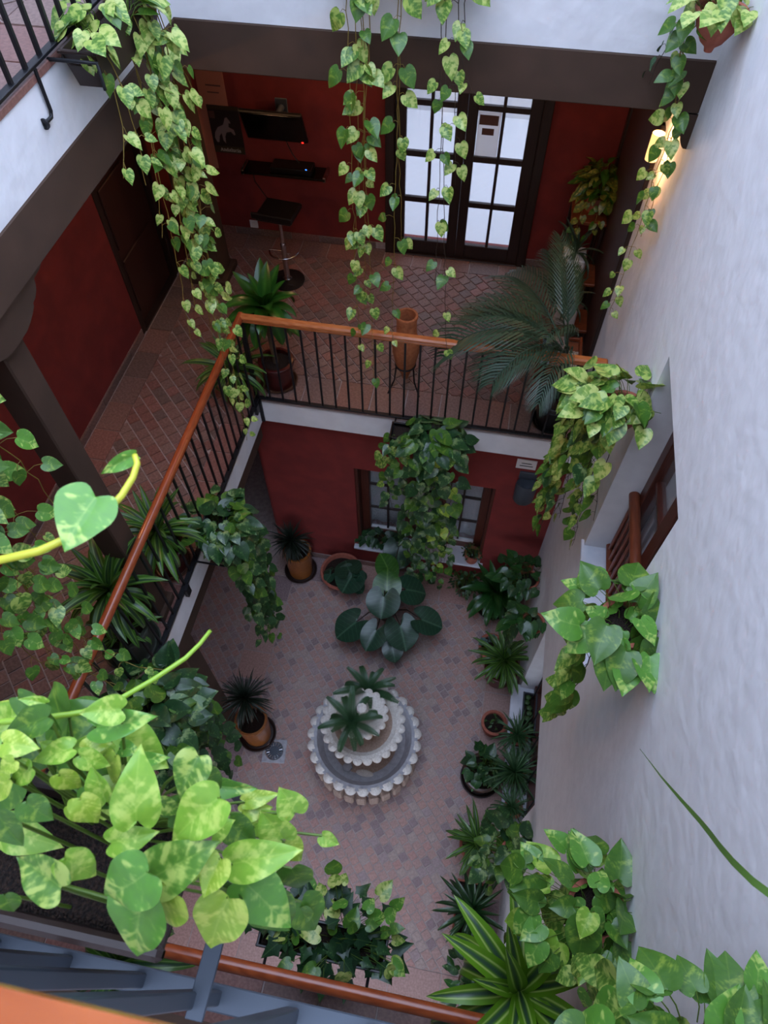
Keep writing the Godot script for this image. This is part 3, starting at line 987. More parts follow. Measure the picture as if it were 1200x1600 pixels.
func windows() -> void:
	# ground-floor back window: two casements with lace behind, marble sill
	var w := struct("window_1", box_mesh(Vector3(0.80, 1.80, -0.36), Vector3(2.20, 1.87, -0.28), 0.005), M.window_wood)
	for x: float in [0.80, 1.30, 1.60, 2.09]:
		var wd := 0.11 if x < 1.0 or x > 2.0 else 0.13
		part("frame", box_mesh(Vector3(x, 0.44, -0.36), Vector3(x + wd, 1.81, -0.27), 0.006), M.window_wood, w)
	part("frame", box_mesh(Vector3(0.80, 0.44, -0.36), Vector3(2.20, 0.52, -0.28), 0.005), M.window_wood, w)
	for s: float in [0.805, 2.185]:
		part("shutter", box_mesh(Vector3(s - 0.012, 0.45, -0.28), Vector3(s + 0.022, 1.86, -0.13), 0.004), M.window_wood, w)
	for a: Vector2 in [Vector2(0.91, 1.30), Vector2(1.43, 1.60), Vector2(1.73, 2.09)]:
		part("pane", box_mesh(Vector3(a.x, 0.52, -0.326), Vector3(a.y, 1.80, -0.322), 0.0), M.glass, w)
		var mid := (a.x + a.y) / 2.0
		if a.y - a.x > 0.2:
			part("window_bar", box_mesh(Vector3(mid - 0.011, 0.52, -0.335), Vector3(mid + 0.011, 1.80, -0.305), 0.003), M.dark_wood, w)
		for y: float in [0.93, 1.36]:
			part("window_bar", box_mesh(Vector3(a.x, y - 0.011, -0.335), Vector3(a.y, y + 0.011, -0.305), 0.003), M.dark_wood, w)
		part("bottom_rail", box_mesh(Vector3(a.x, 0.50, -0.34), Vector3(a.y, 0.545, -0.30), 0.004), M.white_paint, w)
	var c := thing("lace_curtain", "grey white lace curtain hanging behind the ground-floor window panes", "curtain", Vector3(1.5, 0.5, -0.42))
	var st := begin()
	for i in 56:
		var x0 := -0.68 + i * 1.36 / 56.0
		var x1 := x0 + 1.36 / 56.0
		var z0 := 0.012 * sin(i * 0.9)
		var z1 := 0.012 * sin((i + 1) * 0.9)
		quad(st, Vector3(x0, 0, z0), Vector3(x1, 0, z1), Vector3(x1, 1.34, z1), Vector3(x0, 1.34, z0), Vector3(0, 0, 1))
	part("cloth", st.commit(), M.lace, c)
	part("curtain_rod", tube_mesh(PackedVector3Array([Vector3(-0.7, 1.345, 0), Vector3(0.7, 1.345, 0)]), 0.008, 0.008), M.black_iron, c)
	one("window_sill", "white marble sill below the ground-floor red wall window", "window sill", box_mesh(Vector3(0.755, 0.405, -0.36), Vector3(2.235, 0.44, -0.045), 0.005), M.marble)
	# first-floor window in the right wall
	w = struct("window_2", box_mesh(Vector3(W + 0.20, 4.80, 1.18), Vector3(W + 0.28, 4.9, 2.16), 0.005), M.window_wood)
	for z: Vector2 in [Vector2(1.18, 1.27), Vector2(1.63, 1.75), Vector2(2.07, 2.16)]:
		part("frame", box_mesh(Vector3(W + 0.19, 3.1, z.x), Vector3(W + 0.28, 4.81, z.y), 0.006), M.window_wood, w)
	part("frame", box_mesh(Vector3(W + 0.19, 3.1, 1.18), Vector3(W + 0.28, 3.2, 2.16), 0.006), M.window_wood, w)
	for z: Vector2 in [Vector2(1.27, 1.63), Vector2(1.75, 2.07)]:
		part("pane", box_mesh(Vector3(W + 0.236, 3.2, z.x), Vector3(W + 0.24, 4.8, z.y), 0.0), M.glass, w)
		part("window_bar", box_mesh(Vector3(W + 0.21, 4.0, z.x), Vector3(W + 0.26, 4.03, z.y), 0.003), M.window_wood, w)
	c = thing("window_blind", "pale blind behind the first-floor window in the white wall", "blind", Vector3(W + 0.40, 3.1, 1.67))
	part("cloth", size_box(Vector3(0.01, 1.75, 1.0), 0.0), M.lace, c, Transform3D(Basis.IDENTITY, Vector3(0, 0.9, 0)))
	for k in 2:
		one("window_sill", ["white marble sill slab under the wooden window balustrade, far half", "white marble sill slab under the wooden window balustrade, near half"][k], "window sill", box_mesh(Vector3(W - 0.022, 3.06, 1.13 + k * 0.516), Vector3(W + 0.20, 3.092, 1.643 + k * 0.52), 0.004), M.marble)
	var b := thing("window_balustrade", "round wooden balustrade standing in the first-floor window opening", "balustrade", Vector3(W + 0.16, 3.092, 1.67))
	part("handrail", tube_mesh(PackedVector3Array([Vector3(0, 0.66, -0.50), Vector3(0, 0.66, 0.48)]), 0.034, 0.034, 18), M.bar_wood, b)
	part("bottom_rail", tube_mesh(PackedVector3Array([Vector3(0, 0.06, -0.48), Vector3(0, 0.06, 0.48)]), 0.022, 0.022, 14), M.bar_wood, b)
	for i in 11:
		var z := -0.44 + i * 0.088
		part("baluster", tube_mesh(PackedVector3Array([Vector3(0, 0.04, z), Vector3(0, 0.65, z)]), 0.013, 0.013, 10), M.bar_wood, b)
	# low ground-floor window in the right wall
	w = struct("window_3", box_mesh(Vector3(W + 0.20, 1.54, 1.18), Vector3(W + 0.28, 1.62, 2.65), 0.005), M.window_wood)
	for z: Vector2 in [Vector2(1.18, 1.26), Vector2(1.85, 1.97), Vector2(2.57, 2.65)]:
		part("frame", box_mesh(Vector3(W + 0.16, 0.22, z.x), Vector3(W + 0.28, 1.55, z.y), 0.006), M.window_wood, w)
	part("frame", box_mesh(Vector3(W + 0.14, 0.22, 1.18), Vector3(W + 0.28, 0.32, 2.65), 0.006), M.window_wood, w)
	for z: Vector2 in [Vector2(1.26, 1.85), Vector2(1.97, 2.57)]:
		part("pane", box_mesh(Vector3(W + 0.236, 0.32, z.x), Vector3(W + 0.24, 1.54, z.y), 0.0), M.glass, w)
	for i in 5:
		var z := 1.32 + i * 0.28
		part("window_grille", tube_mesh(PackedVector3Array([Vector3(W + 0.12, 0.24, z), Vector3(W + 0.12, 1.6, z)]), 0.008, 0.008), M.black_iron, w)
	one("window_sill", "long white marble sill of the low window beside the fountain, crowded with pots", "window sill", box_mesh(Vector3(W - 0.09, 0.17, 1.15), Vector3(W + 0.20, 0.205, 2.66), 0.004), M.marble)


func baseboards() -> void:
	# terracotta skirting pieces along the red walls
	var b := struct("baseboard_left", box_mesh(Vector3(-1.299, 2.80, -0.6), Vector3(-1.292, 2.875, 5.9), 0.0), M.mortar)
	var piece := size_box(Vector3(0.016, 0.078, 0.298), 0.004)
	for i in 16:
		part("skirting_tile", piece, M["warm_tile_%d" % (3 if i % 3 else 1)], b, Transform3D(Basis.IDENTITY, Vector3(-1.288, 2.842, -0.44 + i * 0.303)))
	b = struct("baseboard_back", box_mesh(Vector3(-1.29, 2.80, -2.29), Vector3(0.715, 2.875, -2.284), 0.0), M.mortar)
	var piece2 := size_box(Vector3(0.298, 0.078, 0.016), 0.004)
	for i in 6:
		part("skirting_tile", piece2, M["warm_tile_%d" % (3 if i % 3 else 5)], b, Transform3D(Basis.IDENTITY, Vector3(-1.05 + i * 0.303, 2.842, -2.279)))
	for i in 2:
		part("skirting_tile", piece2, M.warm_tile_3, b, Transform3D(Basis.IDENTITY, Vector3(2.315 + i * 0.303, 2.842, -2.279)))
	b = struct("baseboard_back", box_mesh(Vector3(-0.12, 0.0, -0.101), Vector3(W, 0.072, -0.092), 0.0), M.mortar)
	for i in 9:
		part("skirting_tile", piece2, M["warm_tile_%d" % (i % 3)], b, Transform3D(Basis.IDENTITY, Vector3(0.04 + i * 0.303, 0.038, -0.086)))


# ---------------------------------------------------------------- floors
func in_view(p: Vector3) -> bool:
	var b := Basis.from_euler(Vector3(deg_to_rad(-56.167), deg_to_rad(10.866), deg_to_rad(-0.382)))
	var q := b.inverse() * (p - Vector3(1.883, 7.377, 3.98))
	return q.z < 0.0 and absf(q.x / q.z) < 0.57 and absf(q.y / q.z) < 0.75


# diagonal tiles laid inside a polygon and straight border tiles round it; the nearest ones are parts, the rest joined
func tile_floor(parent: Node3D, fields: Array, borders: Array, pitch: float, turn: float, y: float, prefix: String, gap: float, most := 285) -> void:
	var all: Array = []
	var dir := Vector2(cos(turn), sin(turn))
	var nor := Vector2(-dir.y, dir.x)
	for field: PackedVector2Array in fields:
		var lo := Vector2(1e9, 1e9)
		var hi := -lo
		for p in field:
			var q := Vector2(p.dot(dir), p.dot(nor))
			lo = lo.min(q)
			hi = hi.max(q)
		for j in range(int(floor(lo.y / pitch)), int(ceil(hi.y / pitch))):
			var shift := 0.5 * pitch * (j % 2) + rng.randf_range(-0.12, 0.12) * pitch
			for i in range(int(floor(lo.x / pitch)) - 1, int(ceil(hi.x / pitch)) + 1):
				var a := Vector2(i * pitch + shift, j * pitch)
				var h := pitch - gap
				var poly := PackedVector2Array()
				for c: Vector2 in [Vector2(0, 0), Vector2(h, 0), Vector2(h, h), Vector2(0, h)]:
					poly.append(dir * (a.x + c.x) + nor * (a.y + c.y))
				var cuts := Geometry2D.intersect_polygons(poly, field)
				for cut: PackedVector2Array in cuts:
					var area := 0.0
					for k in range(1, cut.size() - 1):
						area += absf((cut[k] - cut[0]).cross(cut[k + 1] - cut[0])) / 2.0
					if area > pitch * pitch * 0.04:
						all.append([cut, area > h * h * 0.999, dir * (a.x + h / 2) + nor * (a.y + h / 2)])
	for b: Array in borders:
		# [x0, x1, z0, z1, tiles along]: split along the long side
		var lx: float = b[1] - b[0]
		var lz: float = b[3] - b[2]
		var n: int = b[4]
		for i in n:
			var r: Rect2
			if lx > lz:
				r = Rect2(b[0] + lx * i / n, b[2], lx / n, lz)
			else:
				r = Rect2(b[0], b[2] + lz * i / n, lx, lz / n)
			r = r.grow(-gap / 2)
			all.append([PackedVector2Array([r.position, Vector2(r.end.x, r.position.y), r.end, Vector2(r.position.x, r.end.y)]), false, r.get_center()])
	var eye := Vector3(1.883, 7.377, 3.98)
	var order: Array = []
	for k in all.size():
		var c: Vector2 = all[k][2]
		var p := Vector3(c.x, y, c.y)
		order.append([p.distance_to(eye) + (0.0 if in_view(p) else 100.0), k])
	order.sort_custom(func(p: Array, q: Array) -> bool: return p[0] < q[0])
	var h2 := (pitch - gap) / 2.0
	var sq := begin()
	prism(sq, PackedVector2Array([Vector2(-h2, -h2), Vector2(h2, -h2), Vector2(h2, h2), Vector2(-h2, h2)]), -0.014, 0.0, 0.004)
	var square := sq.commit()
	var rest: Array = []
	for i in 6:
		rest.append(begin())
	var count := 0
	for o: Array in order:
		var t: Array = all[o[1]]
		var m := rng.randi() % 6
		if rng.randf() < 0.35:
			m = 0
		var rise := rng.randf_range(-0.0012, 0.0012)
		if count < most and o[0] < 100.0:
			count += 1
			if t[1]:
				part("tile", square, M["%s_%d" % [prefix, m]], parent, Transform3D(Basis(Vector3.UP, -turn), Vector3(t[2].x, y + rise, t[2].y)))
			else:
				var st := begin()
				prism(st, t[0], y - 0.014, y + rise, 0.004)
				part("tile", st.commit(), M["%s_%d" % [prefix, m]], parent)
		else:
			prism(rest[m], t[0], y - 0.014, y + rise, 0.004)
	var joined := ArrayMesh.new()
	for i in 6:
		(rest[i] as SurfaceTool).commit(joined)
	for i in joined.get_surface_count():
		joined.surface_set_material(i, M["%s_%d" % [prefix, i]])
	var far := MeshInstance3D.new()
	far.name = "distant_tiles"
	far.mesh = joined
	parent.add_child(far)
	far.set_meta("kind", "stuff")


func quad_poly(x0: float, x1: float, z0: float, z1: float) -> PackedVector2Array:
	return PackedVector2Array([Vector2(x0, z0), Vector2(x1, z0), Vector2(x1, z1), Vector2(x0, z1)])


func floors() -> void:
	var f := struct("floor", box_mesh(Vector3(-1.65, -0.2, -2.8), Vector3(W + 0.35, -0.004, 6.0), 0.0), M.mortar)
	var g := 0.006
	tile_floor(f, [quad_poly(0.07, 2.44, 0.24, 3.82), quad_poly(-1.28, -0.26, 0.24, 3.82)], [
		[-0.18, W, -0.09, 0.24, 9], [2.44, W, 0.24, 3.82, 11], [-0.26, 0.07, 0.24, 3.82, 11], [-1.28, W, 3.82, 5.9, 9]], 0.082, deg_to_rad(48), 0.0, "tile", g, 296)
	f = struct("floor", box_mesh(Vector3(-1.3, 2.772, -2.3), Vector3(0.0, 2.79, ZF), 0.0), M.mortar)
	tile_floor(f, [quad_poly(-1.055, -0.235, -0.36, ZF)], [[-1.28, -1.055, -2.28, ZF, 20], [-0.235, -0.005, 0.0, ZF, 13]], 0.105, deg_to_rad(45), Y1, "warm_tile", g, 296)
	f = struct("floor", box_mesh(Vector3(0.0, 2.772, -2.3), Vector3(W, 2.79, 0.0), 0.0), M.mortar)
	tile_floor(f, [quad_poly(-1.055, W, -2.05, -0.36)], [[-0.235, W, -0.36, -0.005, 10], [-1.055, W, -2.28, -2.05, 13]], 0.105, deg_to_rad(48), Y1, "warm_tile", g, 296)
	f = struct("floor", box_mesh(Vector3(-1.3, 2.772, ZF), Vector3(W, 2.79, 6.0), 0.0), M.mortar)
	tile_floor(f, [], [[-1.28, W, ZF + 0.005, ZF + 0.3, 13], [-1.28, W, ZF + 0.3, ZF + 0.6, 13]], 0.105, 0.7, Y1, "warm_tile", g)
	f = struct("floor", box_mesh(Vector3(-1.3, 6.02, 0.0), Vector3(-0.05, 6.04, ZF), 0.0), M.mortar)
	tile_floor(f, [quad_poly(-1.28, -0.36, 0.0, ZF)], [[-0.36, -0.055, 0.0, ZF, 13]], 0.15, deg_to_rad(45), Y2, "warm_tile", g)
	f = struct("floor", box_mesh(Vector3(-1.3, 6.02, ZF + 0.10), Vector3(W, 6.04, 6.0), 0.0), M.mortar)
	tile_floor(f, [], [[-1.28, W, ZF + 0.11, ZF + 0.41, 13], [-1.28, W, ZF + 0.41, ZF + 0.9, 13]], 0.105, 0.7, Y2, "warm_tile", g)


# ---------------------------------------------------------------- railings
func railing(label: String, at: Vector3, length: float, along_z: bool, rail_mat: String, round_rail: bool, step := 0.1175, iron := "black_iron", bar := 0.016, first := 0.1175) -> Node3D:
	# at: floor level at one end; runs along +x or +z
	var t := thing("railing", label, "railing", at)
	var d := Vector3(0, 0, 1) if along_z else Vector3(1, 0, 0)
	var s := Vector3(1, 0, 0) if along_z else Vector3(0, 0, 1)
	var st := begin()
	if round_rail:
		tube(st, PackedVector3Array([Vector3(0, 0.92, 0) - d * 0.03, Vector3(0, 0.92, 0) + d * length]), 0.030, 0.030, 20)
	else:
		cbox(st, Vector3(0, 0.928, 0) + d * (length / 2), d.abs() * length + s * 0.062 + Vector3(0, 0.042, 0), 0.014)
		cbox(st, Vector3(0, 0.899, 0) + d * (length / 2), d.abs() * length + s * 0.046 + Vector3(0, 0.02, 0), 0.003)
	part("handrail", st.commit(), M[rail_mat], t)
	part("iron_strip", size_box(d.abs() * length + s * 0.03 + Vector3(0, 0.008, 0), 0.001), M[iron], t, Transform3D(Basis.IDENTITY, Vector3(0, 0.886, 0) + d * (length / 2)))
	part("bottom_rail", size_box(d.abs() * length + s * 0.036 + Vector3(0, 0.014, 0), 0.002), M[iron], t, Transform3D(Basis.IDENTITY, Vector3(0, 0.036, 0) + d * (length / 2)))
	var bm := size_box(Vector3(bar, 0.85, bar), 0.002)
	for i in int((length - 0.02) / step):
		part("baluster", bm, M[iron], t, Transform3D(Basis.IDENTITY, Vector3(0, 0.463, 0) + d * (first + i * step)))
	return t


func stay(t: Node3D, p: Vector3, back: Vector3) -> void:
	# rod that drops from the bottom rail and turns back into the slab face, with a round plate
	var st := begin()
	tube(st, PackedVector3Array([p, p + Vector3(0, -0.16, 0), p + Vector3(0, -0.18, 0) + back * 0.15, p + Vector3(0, -0.18, 0) + back]), 0.008, 0.008, 8)
	tube(st, PackedVector3Array([p + Vector3(0, -0.18, 0) + back * 0.9, p + Vector3(0, -0.18, 0) + back]), 0.022, 0.022, 12)
	part("stay_rod", st.commit(), M.black_iron, t)


func railings() -> void:
	var t := railing("orange varnished handrail on black balusters in front of the clay jar", Vector3(0.0, Y1, 0.0), W - 0.01, false, "rail_wood_x", false)
	part("corner_post", box_mesh(Vector3(-0.018, -0.26, -0.018), Vector3(0.018, 0.885, 0.018), 0.003), M.black_iron, t)
	part("anchor_plate", box_mesh(Vector3(-0.012, -0.265, 0.0), Vector3(0.03, 0.03, 0.022), 0.003), M.black_iron, t)
	t = railing("red brown round handrail on black balusters along the left gallery", Vector3(0.0, Y1, 0.0), ZF, true, "rail_wood_z", true)
	for z: float in [0.1, 1.9, 3.4]:
		part("anchor_plate", box_mesh(Vector3(0.0, -0.06, z - 0.03), Vector3(0.03, 0.04, z + 0.03), 0.003), M.black_iron, t)
	railing("glossy red brown handrail below the viewer on the near first-floor gallery edge", Vector3(0.0, Y1, ZF), W - 0.01, false, "rail_wood_red", true)
	t = railing("black second-floor railing at the top left, with iron stays set into the white slab", Vector3(0.0, Y2, 0.06), ZF - 0.1, true, "rail_wood_z", true, 0.118, "black_iron", 0.018, 0.02)
	for z: float in [0.3, 1.28, 2.3]:
		stay(t, Vector3(0.012, 0.03, z), Vector3(-0.004, 0, 0.07))
	railing("second-floor railing above the brown back beam, its planters trailing runners", Vector3(0.0, Y2, 0.0), W - 0.01, false, "rail_wood_x", false)
	# the railing the viewer leans over
	railing("blurred orange handrail and grey steel railing closest to the viewer", Vector3(0.0, Y2, ZF + 0.005), W - 0.01, false, "rail_wood_near", false, 0.12, "grey_steel", 0.02, 0.07)


# ---------------------------------------------------------------- the back gallery
func sheet_text(parent: Node3D, text: String, size: float, at: Vector3, mat: String) -> void:
	var tm := TextMesh.new()
	var f := SystemFont.new()
	f.font_names = PackedStringArray(["Droid Serif"])
	tm.font = f
	tm.text = text
	tm.font_size = 32
	tm.pixel_size = size / 32.0
	tm.depth = 0.001
	part("lettering", tm, M[mat], parent, Transform3D(Basis.IDENTITY, at))


func flat_shape(pts: Array, z0: float, z1: float) -> ArrayMesh:
	var st := begin()
	var poly := PackedVector2Array(pts)
	var idx := Geometry2D.triangulate_polygon(poly)
	for i in range(0, idx.size(), 3):
		tri(st, Vector3(poly[idx[i]].x, poly[idx[i]].y, z1), Vector3(poly[idx[i + 1]].x, poly[idx[i + 1]].y, z1), Vector3(poly[idx[i + 2]].x, poly[idx[i + 2]].y, z1), Vector3.BACK)
	for i in poly.size():
		var a := poly[i]
		var b := poly[(i + 1) % poly.size()]
		quad(st, Vector3(a.x, a.y, z0), Vector3(b.x, b.y, z0), Vector3(b.x, b.y, z1), Vector3(a.x, a.y, z1), Vector3((b - a).y, -(b - a).x, 0))
	return st.commit()


func back_wall_things() -> void:
	# papers on the wall at the left end
	var t := thing("paper_sheet", "long pinkish paper strip pinned left of the horse poster", "paper", Vector3(-1.03, 3.83, -2.284), "", 0.0)
	part("sheet", size_box(Vector3(0.155, 0.64, 0.003), 0.0), M.paper_pink, t)
	t = thing("paper_sheet", "orange pink printed sheet pinned above the horse poster", "paper", Vector3(-0.87, 4.27, -2.284))
	part("sheet", size_box(Vector3(0.26, 0.34, 0.003), 0.0), M.paper_pink, t)
	part("printed_block", size_box(Vector3(0.14, 0.012, 0.002), 0.0), M.brown_card, t, Transform3D(Basis.IDENTITY, Vector3(0.02, 0.02, 0.002)))
	part("printed_block", size_box(Vector3(0.11, 0.010, 0.002), 0.0), M.brown_card, t, Transform3D(Basis.IDENTITY, Vector3(0.01, -0.04, 0.002)))
	t = thing("poster", "dark poster of a pale prancing horse on the red wall", "poster", Vector3(-0.80, 3.90, -2.280))
	part("sheet", size_box(Vector3(0.30, 0.44, 0.006), 0.0), M.poster_dark, t)
	part("printed_band", size_box(Vector3(0.30, 0.065, 0.002), 0.0), M.poster_band, t, Transform3D(Basis.IDENTITY, Vector3(0, -0.187, 0.0035)))
	part("printed_band", size_box(Vector3(0.30, 0.03, 0.002), 0.0), M.poster_band, t, Transform3D(Basis.IDENTITY, Vector3(0, 0.2, 0.0035)))
	part("printed_block", size_box(Vector3(0.055, 0.065, 0.002), 0.0), M.brown_card, t, Transform3D(Basis.IDENTITY, Vector3(-0.115, 0.135, 0.0035)))
	part("printed_horse", flat_shape([Vector2(-0.11, -0.12), Vector2(-0.09, -0.12), Vector2(-0.075, -0.06), Vector2(-0.05, -0.03), Vector2(-0.045, -0.10), Vector2(-0.025, -0.125), Vector2(-0.02, -0.06), Vector2(0.0, -0.02), Vector2(0.045, -0.01), Vector2(0.07, -0.04), Vector2(0.085, -0.035), Vector2(0.075, 0.01), Vector2(0.03, 0.03), Vector2(0.035, 0.07), Vector2(0.055, 0.065), Vector2(0.05, 0.085), Vector2(0.025, 0.12), Vector2(0.005, 0.11), Vector2(-0.02, 0.05), Vector2(-0.08, 0.02), Vector2(-0.115, -0.03), Vector2(-0.125, -0.08)], 0.003, 0.005), M.poster_pale, t)
	sheet_text(t, "Andalucía", 0.042, Vector3(0.01, -0.188, 0.0048), "paper")
	# screen on a wall arm, tilted down
	t = thing("wall_screen", "black flat screen tilted down on a wall arm above the dark shelf", "screen", Vector3(-0.25, 4.10, -2.06))
	var tilt := Basis(Vector3.RIGHT, 0.42)
	part("casing", size_box(Vector3(0.57, 0.345, 0.035), 0.008), M.black_plastic, t, Transform3D(tilt, Vector3.ZERO))
	part("screen_glass", size_box(Vector3(0.53, 0.30, 0.004), 0.001), M.screen, t, Transform3D(tilt, tilt * Vector3(0, 0.006, 0.018)))
	part("power_light", size_box(Vector3(0.016, 0.010, 0.006), 0.002), M.led_red, t, Transform3D(tilt, tilt * Vector3(0.235, -0.162, 0.019)))
	part("wall_arm", tube_mesh(PackedVector3Array([Vector3(0, 0.02, -0.03), Vector3(0.02, 0.06, -0.12), Vector3(0.02, 0.06, -0.225)]), 0.022, 0.03), M.grey_plastic, t)
	part("wall_plate", size_box(Vector3(0.11, 0.13, 0.02), 0.004), M.grey_plastic, t, Transform3D(Basis.IDENTITY, Vector3(0.02, 0.07, -0.218)))
	# shelf with a small box on it
	t = thing("wall_shelf", "dark glass shelf on chrome clips below the wall screen", "shelf", Vector3(-0.235, 3.62, -2.175))
	part("shelf_board", size_box(Vector3(0.82, 0.022, 0.21), 0.004), M.screen, t)
	for x: float in [-0.40, 0.40]:
		part("clip", size_box(Vector3(0.03, 0.05, 0.20), 0.006), M.chrome, t, Transform3D(Basis.IDENTITY, Vector3(x, 0, 0.0)))
	t = thing("receiver", "black media box with a blue light on the wall shelf", "media box", Vector3(-0.16, 3.631, -2.18))
	part("casing", size_box(Vector3(0.40, 0.055, 0.16), 0.006), M.black_plastic, t, Transform3D(Basis.IDENTITY, Vector3(0, 0.028, 0)))
	part("status_light", size_box(Vector3(0.016, 0.012, 0.008), 0.002), M.led_blue, t, Transform3D(Basis.IDENTITY, Vector3(0.15, 0.052, 0.066)))
	one("cable", "thin black cables hanging from the wall screen to the shelf", "cable", tube_mesh(PackedVector3Array([Vector3(-0.25, 4.0, -2.20), Vector3(-0.22, 3.86, -2.26), Vector3(-0.17, 3.75, -2.25), Vector3(-0.10, 3.68, -2.22)]), 0.005, 0.005), M.black_plastic)
	one("cable", "thin black cable looping down from the shelf behind the stool", "cable", tube_mesh(PackedVector3Array([Vector3(-0.60, 3.62, -2.27), Vector3(-0.60, 3.42, -2.275), Vector3(-0.50, 3.25, -2.275), Vector3(-0.30, 3.2, -2.275)]), 0.005, 0.005), M.black_plastic)
	# bar stool
	t = thing("bar_stool", "black bar stool with square padded seat on a chrome column", "stool", Vector3(-0.16, Y1, -1.62))
	part("seat", size_box(Vector3(0.36, 0.055, 0.32), 0.022), M.black_plastic, t, Transform3D(Basis(Vector3.UP, -0.1), Vector3(-0.01, 0.735, -0.03)))
	part("back_lip", size_box(Vector3(0.40, 0.06, 0.03), 0.012), M.black_plastic, t, Transform3D(Basis(Vector3.UP, -0.1), Vector3(-0.03, 0.765, 0.125)))
	part("column", lathe_mesh([Vector2(0.045, 0.035), Vector2(0.028, 0.06), Vector2(0.026, 0.42), Vector2(0.018, 0.42), Vector2(0.018, 0.71)], 20), M.chrome, t)
	part("base_plate", lathe_mesh([Vector2(0.17, 0.0), Vector2(0.17, 0.008), Vector2(0.10, 0.018), Vector2(0.045, 0.035), Vector2(0, 0.036)], 32), M.black_iron, t)
	var ring := PackedVector3Array()
	for i in 17:
		var a := PI * (0.0 + i / 16.0)
		ring.append(Vector3(cos(a) * 0.14, 0.34, sin(a) * 0.13))
	ring.append(Vector3(-0.02, 0.34, 0.0))
	part("foot_ring", tube_mesh(ring, 0.009, 0.009), M.chrome, t)
	# socket
	t = thing("wall_socket", "white double wall socket low on the red wall beside the stool", "socket", Vector3(-0.69, 2.93, -2.284))
	part("plate", size_box(Vector3(0.085, 0.085, 0.012), 0.003), M.white_paint, t)
	part("inset", lathe_mesh([Vector2(0.024, 0.0), Vector2(0.024, 0.003), Vector2(0, 0.002)], 16), M.paper, t, Transform3D(Basis(Vector3.RIGHT, PI / 2), Vector3(0, 0, 0.006)))
	# wall lamps: the one in view hangs at the right end of the beam, two unseen ones behind the beams light the galleries warmly
	wall_lamp("glowing cream cylinder wall lamp beside the white wall under the brown beam", Vector3(2.71, 5.005, -0.42), Vector3(1, 0, 0), 0.05)
	wall_lamp("unseen cream cylinder wall lamp high on the left gallery's red wall behind the beam", Vector3(-1.235, 4.95, 1.2), Vector3(-1, 0, 0), 0.11)
	wall_lamp("unseen cream cylinder wall lamp high on the back red wall between screen and door", Vector3(0.42, 5.0, -2.225), Vector3(0, 0, -1), 0.09)


func wall_lamp(label: String, at: Vector3, back: Vector3, energy: float) -> void:
	var t := thing("wall_lamp", label, "lamp", at)
	part("lamp_shade", lathe_mesh([Vector2(0.036, 0.0), Vector2(0.038, 0.02), Vector2(0.038, 0.16), Vector2(0.034, 0.16), Vector2(0.034, 0.01)], 28), M.lamp_glow, t)
	part("wall_mount", size_box(Vector3(0.05, 0.05, 0.05), 0.008), M.white_paint, t, Transform3D(Basis.IDENTITY, Vector3(0.0, 0.09, 0) + back * 0.035))
	var l := OmniLight3D.new()
	l.name = numbered("lamp_light")
	l.position = at + Vector3(0, 0.09, 0)
	l.light_color = Color(1.0, 0.78, 0.55)
	l.light_energy = energy
	l.light_size = 0.03
	l.omni_range = 14.0
	l.omni_attenuation = 2.0
	l.shadow_enabled = true
	add_child(l)


